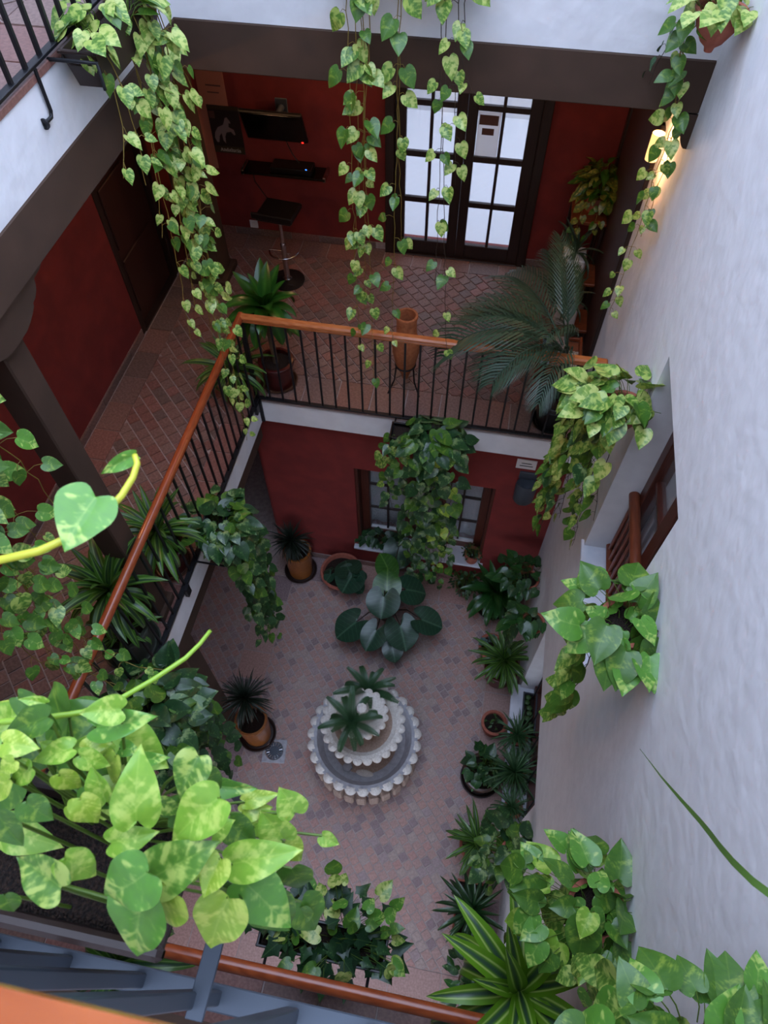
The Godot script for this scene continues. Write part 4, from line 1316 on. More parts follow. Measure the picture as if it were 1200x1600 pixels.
func gallery_things() -> void:
	# clay jar in an iron tripod
	var t := thing("clay_jar", "tall terracotta jar with a wide neck in a black iron tripod behind the railing", "jar", Vector3(1.245, Y1, -0.36))
	part("jar_body", lathe_mesh([Vector2(0.0, 0.14), Vector2(0.028, 0.15), Vector2(0.04, 0.20), Vector2(0.085, 0.32), Vector2(0.112, 0.45), Vector2(0.116, 0.54), Vector2(0.10, 0.60), Vector2(0.083, 0.63), Vector2(0.082, 0.78), Vector2(0.092, 0.815), Vector2(0.088, 0.83), Vector2(0.070, 0.83), Vector2(0.066, 0.62), Vector2(0.08, 0.5), Vector2(0.0, 0.3)], 36), M.clay_jar, t)
	var ring := PackedVector3Array()
	for i in 25:
		ring.append(Vector3(cos(TAU * i / 24) * 0.085, 0.30, sin(TAU * i / 24) * 0.085))
	part("stand_ring", tube_mesh(ring, 0.007, 0.007), M.black_iron, t)
	for i in 3:
		var a := TAU * i / 3 + 0.5
		var o := Vector3(cos(a), 0, sin(a))
		part("leg", tube_mesh(PackedVector3Array([o * 0.085 + Vector3(0, 0.30, 0), o * 0.10 + Vector3(0, 0.15, 0), o * 0.16 + Vector3(0, 0.005, 0)]), 0.008, 0.007), M.black_iron, t)
	# dracaena on a trunk in the corner of the railing
	t = pot("potted_corn_plant", "broad-leaved green corn plant on a bare trunk in a maroon pot by the railing corner", "potted plant", Vector3(0.13, Y1, -0.24), 0.145, 0.26, "maroon_glaze", "", "brown_glaze", 0.86)
	part("trunk", tube_mesh(PackedVector3Array([Vector3(0, 0.2, 0), Vector3(-0.015, 0.5, -0.01), Vector3(-0.03, 0.82, -0.03)]), 0.026, 0.022, 12), M.bark, t)
	rosette(t, Vector3(-0.03, 0.80, -0.03), 34, 0.38, MS.broad_strap, "dracaena_plain", -20, 75, 1.5)
	t = pot("potted_dracaena", "striped dracaena in a maroon pot squeezed behind the left end of the back railing", "potted plant", Vector3(-0.17, Y1, 0.02), 0.12, 0.22, "maroon_glaze", "dracaenas on the gallery floor", "", 0.84)
	rosette(t, Vector3(0, 0.33, 0), 34, 0.42, MS.strap, "dracaena_striped", -20, 70)
	t = pot("potted_dracaena", "striped dracaena in a maroon glazed pot behind the left railing, far of two", "potted plant", Vector3(-0.16, Y1, 1.72), 0.135, 0.26, "maroon_glaze", "dracaenas on the gallery floor", "brown_glaze", 0.84)
	rosette(t, Vector3(0.02, 0.48, 0.02), 38, 0.40, MS.strap, "dracaena_striped", -25, 75)
	t = pot("potted_dracaena", "large striped dracaena in a grey green pot leaning over the left handrail", "potted plant", Vector3(-0.205, Y1, 2.38), 0.175, 0.30, "green_glaze", "dracaenas on the gallery floor", "green_glaze", 0.86)
	part("trunk", tube_mesh(PackedVector3Array([Vector3(0, 0.24, 0), Vector3(0.0, 0.62, -0.1)]), 0.018, 0.016, 10), M.bark, t)
	rosette(t, Vector3(0.0, 0.62, -0.10), 42, 0.44, MS.strap, "dracaena_striped", -35, 80)
	rosette(t, Vector3(0.05, 0.32, 0.05), 12, 0.32, MS.strap, "dracaena_striped", 0, 60)
	# palm in a black pot at the right end
	t = pot("potted_palm", "feathery palm in a black pot at the right end of the back railing", "potted palm", Vector3(2.53, Y1, -0.20), 0.15, 0.30, "black_plastic", "", "black_plastic", 0.8)
	part("pot_stripe", lathe_mesh([Vector2(0.147, 0.243), Vector2(0.151, 0.246), Vector2(0.151, 0.254), Vector2(0.148, 0.257)], 32), M.grey_steel, t)
	for f: Array in [[-0.55, 0.95, 0.15, 1.15, 1], [-0.35, 1.0, 0.35, 0.9, 1], [-0.5, 0.8, 0.30, 0.85, 1], [-0.6, 0.75, -0.25, 1.0, 1], [-0.10, 0.95, -0.35, 0.9, 2], [-0.08, 0.85, -0.65, 0.95, 0], [-0.45, 0.75, -0.6, 1.05, 0], [-0.10, 0.75, 0.35, 0.85, 1], [-0.05, 0.8, 0.10, 0.8, 0], [-0.2, 0.85, -0.75, 0.95, 2], [-0.5, 0.9, 0.0, 0.9, 0]]:
		part("frond", MS.frond[f[4]], M.palm, t, aim(Vector3(-0.02 + f[0] * 0.08, 0.80, -0.02 + f[2] * 0.08), Vector3(f[0], f[1] * 0.62, f[2]), Vector3.UP, f[3] * 0.95, 0.7 if f[0] > -0.22 else 1.0))
	for i in 3:
		part("stem", tube_mesh(PackedVector3Array([Vector3(-0.03 + i * 0.03, 0.24, -0.02), Vector3(-0.04 + i * 0.025, 0.84, -0.02)]), 0.012, 0.008), M.palm, t)
	# magazine crate
	t = thing("magazine_rack", "low wooden rack of magazines on the tiles beneath the palm", "rack", Vector3(2.54, Y1, -0.82))
	part("front_slat", size_box(Vector3(0.36, 0.035, 0.02), 0.004), M.stand_wood, t, Transform3D(Basis.IDENTITY, Vector3(0, 0.12, 0.15)))
	part("back_slat", size_box(Vector3(0.36, 0.035, 0.02), 0.004), M.stand_wood, t, Transform3D(Basis.IDENTITY, Vector3(0, 0.26, -0.15)))
	part("shelf_board", size_box(Vector3(0.36, 0.012, 0.33), 0.003), M.stand_wood, t, Transform3D(Basis(Vector3.RIGHT, 0.40), Vector3(0, 0.16, 0.0)))
	for x: float in [-0.17, 0.17]:
		part("side_panel", size_box(Vector3(0.02, 0.30, 0.30), 0.004), M.stand_wood, t, Transform3D(Basis.IDENTITY, Vector3(x, 0.15, 0)))
	var what := ["pale blue grey", "dark red", "cream", "blue", "grey white"]
	for i in 5:
		one("magazine", what[i] + " magazine lying on the low wooden rack under the palm", "magazine", size_box(Vector3(0.10, 0.008, 0.16), 0.001), M["magazine_%d" % i], Vector3(2.42 + (i % 3) * 0.115, Y1 + 0.205 + (0.06 if i > 2 else 0.0), -0.77 - (0.10 if i > 2 else 0.0)), "magazines on the rack").rotation = Vector3(0.40, 0.1 * (i - 2), 0)
	# stepped plant stand
	t = thing("plant_stand", "stepped wooden plant stand against the white wall at the back right corner", "plant stand", Vector3(2.62, Y1, -1.75))
	for s: Array in [[0.85, -0.52, -0.06], [0.44, -0.06, 0.24], [0.16, 0.24, 0.54]]:
		part("step_board", box_mesh(Vector3(-0.15, s[0] - 0.03, s[1]), Vector3(0.16, s[0], s[2]), 0.005), M.stand_wood, t)
		for x: float in [-0.135, 0.14]:
			part("leg", box_mesh(Vector3(x - 0.014, 0.0, s[2] - 0.04), Vector3(x + 0.014, s[0] - 0.03, s[2] - 0.01), 0.003), M.dark_wood, t)
			part("leg", box_mesh(Vector3(x - 0.014, 0.0, s[1] + 0.01), Vector3(x + 0.014, s[0] - 0.03, s[1] + 0.04), 0.003), M.dark_wood, t)
	t = pot("potted_croton", "bushy yellow green plant in a clay pot on top of the wooden plant stand", "potted plant", Vector3(2.67, Y1 + 0.85, -2.02), 0.10, 0.16, "terracotta")
	mound(t, Vector3(0.0, 0.16, 0), Vector3(0.17, 0, 0.22), 110, 0.13, ["croton", "croton", "dracaena_plain"], 0.32, Vector3.ZERO, MS.oval)
	runner(t, PackedVector3Array([Vector3(-0.05, 0.2, 0.08), Vector3(-0.12, 0.16, 0.22), Vector3(-0.16, -0.12, 0.27)]), 10, 0.08, ["croton", "pothos_green"], Vector3(-0.3, 0, 1))
	runner(t, PackedVector3Array([Vector3(0.02, 0.2, 0.08), Vector3(0.0, 0.14, 0.24), Vector3(-0.02, -0.12, 0.27)]), 9, 0.08, ["croton", "pothos_green"], Vector3(0.2, 0, 1))
	for k in 2:
		t = thing("planter_box", ["white square planter on the middle step of the plant stand", "white square planter on the lowest step of the plant stand"][k], "planter", Vector3(2.56, Y1 + [0.44, 0.16][k], -1.67 + k * 0.32))
		part("planter_body", box_mesh(Vector3(-0.10, 0, -0.11), Vector3(0.10, 0.19, 0.11), 0.012), M.white_paint, t)
		rosette(t, Vector3(0.0, 0.19, 0.0), 16, 0.34, MS.strap, "palm", 5, 80, 0.7)


# ---------------------------------------------------------------- ground floor
func shell_lobe() -> ArrayMesh:
	# one ribbed scallop of the rim, length 1 outwards along z, half width 0.5
	var st := begin()
	st.set_smooth_group(0)
	var na := 12
	var nr := 5
	for i in na:
		for j in nr:
			for c: Vector2i in [Vector2i(0, 0), Vector2i(1, 1), Vector2i(1, 0), Vector2i(0, 0), Vector2i(0, 1), Vector2i(1, 1)]:
				var a := deg_to_rad(-100.0 + 200.0 * (i + c.x) / na)
				var r := float(j + c.y) / nr
				var y := 0.42 * sqrt(maxf(0.0, 1.0 - r * r)) * (1.0 + 0.10 * cos(a * 9.0) * r) - 0.12 * r
				st.add_vertex(Vector3(sin(a) * r * 0.52, y, cos(a) * r * 0.52 + 0.48))
	st.generate_normals()
	return st.commit()


func scallops(t: Node3D, n: int, r: float, y: float, long: float) -> void:
	var m := shell_lobe()
	var w := TAU * (r + long * 0.5) / n * 1.02
	for i in n:
		var a := TAU * i / n
		var o := Vector3(cos(a), 0, sin(a))
		part("scallop", m, M.stone, t, Transform3D(Basis(Vector3(-o.z, 0, o.x) * w, Vector3.UP * long * 0.55, o * long), o * r + Vector3(0, y, 0)))


func fountain() -> void:
	var t := thing("fountain", "tiered pale stone fountain with scalloped basins in the middle of the courtyard", "fountain", Vector3(1.305, 0.0, 2.06))
	part("base", lathe_mesh([Vector2(0.46, 0.0), Vector2(0.44, 0.22), Vector2(0.32, 0.30), Vector2(0.30, 0.34)], 40), M.stone_grey, t)
	for i in 26:
		var a := TAU * i / 26
		part("base_stone", size_box(Vector3(0.098, 0.20, 0.12), 0.016), M.stone_tan, t, Transform3D(Basis(Vector3.UP, -a + PI / 2), Vector3(cos(a) * 0.475, 0.095, sin(a) * 0.475)))  # beige stone, its tan darkened for the shade below the rim
	part("basin", lathe_mesh([Vector2(0.30, 0.28), Vector2(0.42, 0.33), Vector2(0.50, 0.43), Vector2(0.515, 0.50), Vector2(0.46, 0.505), Vector2(0.445, 0.47), Vector2(0.40, 0.385), Vector2(0.30, 0.355), Vector2(0.0, 0.35)], 64), M.stone_grey, t)
	scallops(t, 27, 0.432, 0.487, 0.125)
	part("basin_floor", disc(0.40, 0.358, 40), M.stone_tan, t)
	part("lower_stem", lathe_mesh([Vector2(0.17, 0.35), Vector2(0.11, 0.42), Vector2(0.085, 0.60), Vector2(0.12, 0.74), Vector2(0.09, 0.80)], 28), M.stone, t)
	part("middle_bowl", lathe_mesh([Vector2(0.09, 0.79), Vector2(0.24, 0.84), Vector2(0.335, 0.92), Vector2(0.345, 0.96), Vector2(0.31, 0.96), Vector2(0.27, 0.92), Vector2(0.12, 0.89), Vector2(0, 0.885)], 56), M.stone, t)
	scallops(t, 25, 0.295, 0.947, 0.098)
	part("bowl_floor", lathe_mesh([Vector2(0.27, 0.925), Vector2(0.12, 0.896), Vector2(0, 0.892)], 40), M.stone_tan, t)
	part("upper_stem", lathe_mesh([Vector2(0.10, 0.885), Vector2(0.06, 0.95), Vector2(0.055, 1.06), Vector2(0.07, 1.10)], 24), M.stone, t)
	part("upper_bowl", lathe_mesh([Vector2(0.06, 1.09), Vector2(0.15, 1.12), Vector2(0.20, 1.17), Vector2(0.205, 1.195), Vector2(0.18, 1.195), Vector2(0.15, 1.17), Vector2(0, 1.155)], 48), M.stone, t)
	scallops(t, 17, 0.158, 1.187, 0.08)
	part("finial", lathe_mesh([Vector2(0.05, 1.15), Vector2(0.03, 1.20), Vector2(0.055, 1.25), Vector2(0.06, 1.29), Vector2(0.045, 1.34), Vector2(0.0, 1.36)], 20, 0.15, 8), M.stone, t)
	one("flat_stone", "pale oval stone lying in the bottom basin of the fountain", "stone", lathe_mesh([Vector2(0.0, 0.0), Vector2(0.07, 0.004), Vector2(0.085, 0.018), Vector2(0.06, 0.032), Vector2(0, 0.036)], 24), M.stone, Vector3(1.37, 0.368, 2.375)).scale = Vector3(1.0, 1.0, 0.38)
	one("carved_knob", "small carved stone lump in the bottom basin beside the oval stone", "stone", lathe_mesh([Vector2(0.0, 0.0), Vector2(0.05, 0.005), Vector2(0.045, 0.03), Vector2(0.025, 0.04), Vector2(0.0, 0.055)], 16, 0.2, 6), M.stone_grey, Vector3(1.195, 0.372, 2.345))
	var p := pot("fountain_cycad", "dark green cycad growing at the back of the fountain's middle bowl", "cycad", Vector3(1.305, 0.915, 1.80), 0.07, 0.13, "soil", "cycads on the fountain", "", 0.8, 0.004)
	for i in 15:
		var a := i * 2.39996
		var e := deg_to_rad(lerpf(5, 70, i / 14.0))
		part("frond", MS.cycad[i % 3 if i > 4 else 1], M.cycad, p, aim(Vector3(0, 0.14, 0), Vector3(cos(a) * cos(e), sin(e), sin(a) * cos(e)), Vector3.UP, rng.randf_range(0.28, 0.36)))
	p = pot("fountain_cycad", "dark green cycad at the front left of the fountain's upper bowl, fronds spread wide", "cycad", Vector3(1.235, 1.155, 2.17), 0.05, 0.09, "soil", "cycads on the fountain", "", 0.8, 0.004)
	for i in 13:
		var a := i * 2.39996 + 0.9
		var e := deg_to_rad(lerpf(0, 70, i / 12.0))
		part("frond", MS.cycad[i % 3 if i > 3 else 1], M.cycad, p, aim(Vector3(0, 0.10, 0), Vector3(cos(a) * cos(e), sin(e), sin(a) * cos(e)), Vector3.UP, rng.randf_range(0.27, 0.35)))


func ochre_pot(label: String, at: Vector3, head: Vector3, n: int) -> void:
	var t := thing("potted_dracaena", label, "potted plant", at, "spiky dracaenas in ochre pots")
	part("saucer", lathe_mesh([Vector2(0, 0), Vector2(0.17, 0), Vector2(0.195, 0.035), Vector2(0.185, 0.035), Vector2(0.16, 0.012), Vector2(0, 0.012)], 32), M.dark_wood, t)
	part("pot_body", lathe_mesh([Vector2(0, 0.012), Vector2(0.135, 0.012), Vector2(0.15, 0.25), Vector2(0.158, 0.44), Vector2(0.165, 0.46), Vector2(0.160, 0.48), Vector2(0.138, 0.48), Vector2(0.132, 0.40)], 36), M.ochre_glaze, t)
	part("soil", disc(0.134, 0.41), M.soil, t)
	part("trunk", tube_mesh(PackedVector3Array([Vector3(0, 0.38, 0), head * 0.6 + Vector3(0.01, 0.16, 0), head]), 0.012, 0.010, 8), M.bark, t)
	rosette(t, head, n, 0.30, MS.needle, "spiky_dark", -45, 80)


func ground_things() -> void:
	fountain()
	ochre_pot("spiky dark dracaena in a tall ochre pot against the red ground-floor wall", Vector3(0.13, 0, 0.13), Vector3(-0.05, 0.66, 0.0), 130)
	ochre_pot("spiky dark dracaena in a tall ochre pot beside the round floor drain", Vector3(0.17, 0, 2.10), Vector3(0.0, 0.92, -0.06), 130)
	# floor drain
	var t := thing("floor_drain", "square grey floor drain with a round slotted grate by the ochre pot", "drain", Vector3(0.385, 0.0, 2.24))
	part("frame", size_box(Vector3(0.235, 0.012, 0.235), 0.003), M.stone_grey, t, Transform3D(Basis(Vector3.UP, 0.12), Vector3(0, 0.003, 0)))
	part("grate", lathe_mesh([Vector2(0.088, 0.008), Vector2(0.088, 0.014), Vector2(0.080, 0.015), Vector2(0, 0.013)], 32), M.grey_steel, t)
	part("grate_ring", lathe_mesh([Vector2(0.095, 0.008), Vector2(0.095, 0.018), Vector2(0.086, 0.018), Vector2(0.086, 0.008)], 32), M.chrome, t)
	for i in 16:
		var a := TAU * i / 16
		part("grate_bar", size_box(Vector3(0.034, 0.006, 0.008), 0.001), M.chrome, t, Transform3D(Basis(Vector3.UP, -a), Vector3(cos(a) * 0.066, 0.017, sin(a) * 0.066)))
	# elephant ear by the window
	t = pot("potted_alocasia", "elephant ear with big dark ribbed leaves in front of the ground-floor window", "potted plant", Vector3(1.235, 0, 0.50), 0.13, 0.2, "brown_glaze")
	var st := begin()
	var ears := [
		[Vector3(0.97, 0.42, 0.86), Vector3(0.75, 0.36, 1.08), 1.0, 0], [Vector3(1.21, 0.48, 0.94), Vector3(1.12, 0.40, 1.20), 0.85, 0], [Vector3(1.45, 0.50, 0.85), Vector3(1.58, 0.42, 1.13), 1.0, 0],
		[Vector3(1.39, 0.36, 1.02), Vector3(1.47, 0.30, 1.22), 0.9, 0], [Vector3(1.66, 0.50, 0.74), Vector3(1.94, 0.42, 0.76), 0.95, 0], [Vector3(1.45, 0.70, 0.52), Vector3(1.72, 0.62, 0.46), 1.05, 0],
		[Vector3(1.25, 0.85, 0.72), Vector3(1.26, 0.75, 0.97), 1.15, 0], [Vector3(1.26, 0.75, 0.60), Vector3(1.22, 0.85, 0.34), 0.95, 1], [Vector3(1.23, 0.70, 0.33), Vector3(1.11, 0.85, 0.18), 0.95, 1], [Vector3(1.28, 0.64, -0.02), Vector3(1.32, 0.50, 0.24), 1.0, 0]]
	for e: Array in ears:
		var b: Vector3 = e[0] - t.position
		var tip: Vector3 = e[1] - t.position
		tube(st, PackedVector3Array([Vector3(b.x * 0.1, 0.16, b.z * 0.1), Vector3(b.x * 0.6, b.y * 0.95, b.z * 0.6), b]), 0.009, 0.005, 6)
		var l := (tip - b).length() / 0.70 * 0.86
		part("leaf", pick(MS.alocasia), M["alocasia_young" if e[3] == 1 else "alocasia"], t, aim(b, tip - b, Vector3.UP + rv() * 0.12, l, e[2]))
	part("stalk", st.commit(), M.vine_dark, t)
	t = thing("potted_alocasia", "smaller elephant ear in a wide terracotta bowl under the left half of the window", "potted plant", Vector3(0.64, 0, 0.16))
	part("bowl", lathe_mesh([Vector2(0, 0), Vector2(0.13, 0), Vector2(0.21, 0.12), Vector2(0.235, 0.19), Vector2(0.245, 0.20), Vector2(0.24, 0.215), Vector2(0.215, 0.215), Vector2(0.19, 0.14)], 40), M.terracotta, t)
	part("soil", disc(0.20, 0.165), M.soil, t)
	st = begin()
	for e: Array in [[Vector3(0.17, 0.42, 0.14), Vector3(0.07, 0.34, 0.38), 1.15], [Vector3(0.13, 0.46, 0.12), Vector3(0.02, 0.43, -0.08), 1.2], [Vector3(0.24, 0.45, 0.17), Vector3(0.34, 0.42, 0.06), 0.9], [Vector3(0.22, 0.38, 0.22), Vector3(0.34, 0.3, 0.30), 0.9], [Vector3(-0.12, 0.28, 0.06), Vector3(-0.2, 0.22, 0.0), 0.9], [Vector3(-0.1, 0.26, 0.1), Vector3(-0.16, 0.2, 0.2), 0.9]]:
		tube(st, PackedVector3Array([Vector3(0.05, 0.14, 0.03), e[0] * Vector3(0.7, 0.9, 0.7), e[0]]), 0.008, 0.005, 6)
		part("leaf", pick(MS.alocasia), M.alocasia, t, aim(e[0], e[1] - e[0], Vector3.UP + rv() * 0.1, (e[1] - e[0]).length() / 0.7 * 0.85, e[2]))
	part("stalk", st.commit(), M.vine_dark, t)
	# plants on the back window sill
	t = pot("potted_pothos", "low dark trailing plant at the left end of the marble window sill", "potted plant", Vector3(1.02, 0.44, -0.16), 0.07, 0.09, "brown_glaze")
	mound(t, Vector3(0, 0.09, 0), Vector3(0.20, 0, 0.09), 46, 0.09, ["pothos_dark", "ivy"], 0.10, Vector3.ZERO)
	t = pot("potted_geranium", "terracotta pot of small bushy leaves at the right end of the marble window sill", "potted plant", Vector3(2.10, 0.44, -0.13), 0.085, 0.14, "terracotta")
	mound(t, Vector3(0, 0.14, 0), Vector3(0.11, 0, 0.10), 60, 0.035, ["small_green", "ivy"], 0.10, Vector3.ZERO, MS.oval)
	t = pot("potted_shrub", "small-leaved trailing shrub on the floor below the right end of the window", "potted plant", Vector3(2.08, 0, 0.06), 0.10, 0.17, "brown_glaze")
	mound(t, Vector3(0, 0.17, 0), Vector3(0.18, 0, 0.16), 130, 0.05, ["small_green", "ivy", "small_green"], 0.22, Vector3.ZERO, MS.oval)
	t = pot("potted_dumb_cane", "broad arching green leaves in a brown glazed pot in the back right corner", "potted plant", Vector3(2.42, 0, 0.19), 0.155, 0.32, "brown_glaze", "", "dark_wood", 0.92)
	rosette(t, Vector3(0, 0.32, 0), 34, 0.46, MS.broad_strap, "broad_green", 0, 78, 1.1)
	# wall bin and its sign
	t = thing("wall_bin", "dark grey wall bin under a small pale sign on the ground-floor red wall", "bin", Vector3(2.46, 1.83, -0.10))
	part("bin_body", lathe_mesh([Vector2(0, 0), Vector2(0.07, 0.005), Vector2(0.095, 0.05), Vector2(0.10, 0.27), Vector2(0.094, 0.30), Vector2(0.085, 0.27), Vector2(0.0, 0.2)], 28), M.grey_plastic, t, Transform3D(Basis(Vector3(1, 0, 0), Vector3(0, 1, 0), Vector3(0, 0, 0.7)), Vector3(0, 0, 0.075)))
	part("mount", size_box(Vector3(0.16, 0.10, 0.02), 0.004), M.grey_plastic, t, Transform3D(Basis.IDENTITY, Vector3(0, 0.33, 0.01)))
	t = thing("wall_sign", "small pale grey square sign above the dark wall bin", "sign", Vector3(2.42, 2.315, -0.096))
	part("plate", size_box(Vector3(0.18, 0.13, 0.008), 0.002), M.paper, t)
	part("printed_line", size_box(Vector3(0.12, 0.008, 0.002), 0.0), M.ink, t, Transform3D(Basis.IDENTITY, Vector3(0.0, -0.02, 0.005)))
	part("printed_line", size_box(Vector3(0.09, 0.008, 0.002), 0.0), M.ink, t, Transform3D(Basis.IDENTITY, Vector3(0.0, 0.015, 0.005)))
	# row of pots along the right wall
	t = pot("potted_succulent", "two grey blue rosettes in a terracotta pot near the back right corner", "potted plant", Vector3(2.45, 0, 0.76), 0.13, 0.20, "terracotta")
	for c: Vector3 in [Vector3(-0.10, 0.23, 0.0), Vector3(0.0, 0.24, -0.05), Vector3(0.05, 0.22, 0.06)]:
		for i in 18:
			var a := i * 2.39996
			var e := deg_to_rad(lerpf(10, 75, i / 17.0))
			part("leaf", MS.oval[1], M.succulent, t, aim(c, Vector3(cos(a) * cos(e), sin(e), sin(a) * cos(e)), Vector3.UP, 0.062, 1.5))
	t = pot("potted_dracaena", "large striped dracaena in a maroon pot by the white wall, left of the low window", "potted plant", Vector3(2.57, 0, 1.02), 0.17, 0.30, "maroon_glaze", "dracaenas along the white wall", "", 0.84)
	rosette(t, Vector3(0, 0.42, 0.0), 64, 0.40, MS.strap, "dracaena_striped", -25, 75, 0.85)
	t = pot("potted_seedlings", "small terracotta pot with sparse seedlings on the tiles below the low window", "potted plant", Vector3(2.56, 0, 1.60), 0.12, 0.20, "terracotta")
	mound(t, Vector3(0, 0.17, 0), Vector3(0.07, 0, 0.07), 9, 0.05, ["small_green"], 0.10, Vector3.ZERO, MS.oval)
	t = pot("potted_peperomia", "round brown glazed pot with dark leaves beside the low window sill", "potted plant", Vector3(2.49, 0, 2.12), 0.175, 0.22, "brown_glaze", "", "dark_wood", 0.86)
	mound(t, Vector3(0.0, 0.2, -0.05), Vector3(0.17, 0, 0.15), 24, 0.12, ["pothos_dark", "broad_green"], 0.30, Vector3.ZERO)
	mound(t, Vector3(0.1, 0.2, -0.02), Vector3(0.14, 0, 0.14), 90, 0.035, ["small_green"], 0.28, Vector3.ZERO, MS.oval)
	t = thing("succulent_trough", "narrow grey trough of small cacti on the low marble sill", "planter", Vector3(2.885, 0.205, 1.50))
	trough(t, 0.44, 0.13, 0.13, "grey_plastic", true)
	for i in 7:
		part("cactus", lathe_mesh([Vector2(0.02, 0), Vector2(0.033, 0.025), Vector2(0.028, 0.055), Vector2(0, 0.068)], 14, 0.2, 9), M.small_green, t, Transform3D(Basis.IDENTITY, Vector3(rng.randf_range(-0.03, 0.03), 0.10, -0.17 + i * 0.055)))
	for k in 3:
		var zz: float = [1.74, 2.10, 2.42][k]
		var yy: float = [0.205, 0.205, 0.205][k]
		t = pot("spider_plant", ["spider plant on the low marble sill next to the cactus trough", "large spider plant at the middle of the low marble sill", "spider plant at the near end of the low marble sill"][k], "potted plant", Vector3(2.80, yy, zz), 0.08, 0.14, "terracotta", "spider plants on the low sill")
		rosette(t, Vector3(-0.02, 0.14, 0), [64, 90, 50][k], [0.30, 0.36, 0.28][k], MS.spider, "spider", -5, 80)
	t = pot("potted_dracaena", "striped dracaena in a terracotta pot past the near end of the low sill", "potted plant", Vector3(2.50, 0, 2.78), 0.14, 0.24, "terracotta", "dracaenas along the white wall")
	rosette(t, Vector3(0, 0.34, 0), 46, 0.38, MS.strap, "dracaena_striped", -25, 75, 0.85)
	t = thing("potted_dracaena", "dark dracaena in a long terracotta trough nearest the viewer on the courtyard floor", "potted plant", Vector3(2.50, 0, 3.32), "dracaenas along the white wall")
	trough(t, 0.46, 0.24, 0.20, "terracotta", true)
	rosette(t, Vector3(0.02, 0.28, 0), 60, 0.38, MS.strap, "dracaena_dark", -25, 75, 0.7)
	t = pot("potted_shrub", "dark leafy plant on the floor under the striped dracaena at the bottom right", "potted plant", Vector3(2.62, 0, 3.85), 0.14, 0.25, "brown_glaze")
	mound(t, Vector3(0, 0.25, 0), Vector3(0.22, 0, 0.24), 60, 0.12, ["broad_green", "pothos_dark"], 0.35, Vector3.ZERO, MS.oval)


# ---------------------------------------------------------------- pots hung on the white wall
func wall_pot(label: String, at: Vector3, r := 0.10, knob := false, fill := "") -> Node3D:
	# at: the rim centre's foot on the wall
	var t := thing("wall_pot", label, "wall pot", at + Vector3(-r - 0.012, 0, 0), "terracotta pots hung on the white wall")
	var prof := [Vector2(0.0, -0.17), Vector2(0.018, -0.17), Vector2(0.024, -0.15), Vector2(0.05, -0.13), Vector2(r * 0.85, -0.07), Vector2(r, -0.012), Vector2(r + 0.008, -0.010), Vector2(r + 0.008, 0.0), Vector2(r - 0.012, 0.0), Vector2(r - 0.02, -0.04)]
	if not knob:
		prof = [Vector2(0.0, -0.15), Vector2(r * 0.55, -0.15), Vector2(r * 0.82, -0.08), Vector2(r, -0.022), Vector2(r + 0.008, -0.02), Vector2(r + 0.008, 0.0), Vector2(r - 0.012, 0.0), Vector2(r - 0.02, -0.04)]
	part("pot_body", lathe_mesh(prof, 32), M.terracotta, t)
	part("soil", disc(r - 0.014, -0.03), M.soil, t)
	if fill != "":
		mound(t, Vector3(0, -0.03, 0), Vector3(0.09, 0, 0.09), 9, 0.11, [fill], 0.09)
	part("hook", size_box(Vector3(0.02, 0.04, 0.02), 0.004), M.black_iron, t, Transform3D(Basis.IDENTITY, Vector3(r + 0.006, -0.03, 0)))
	return t


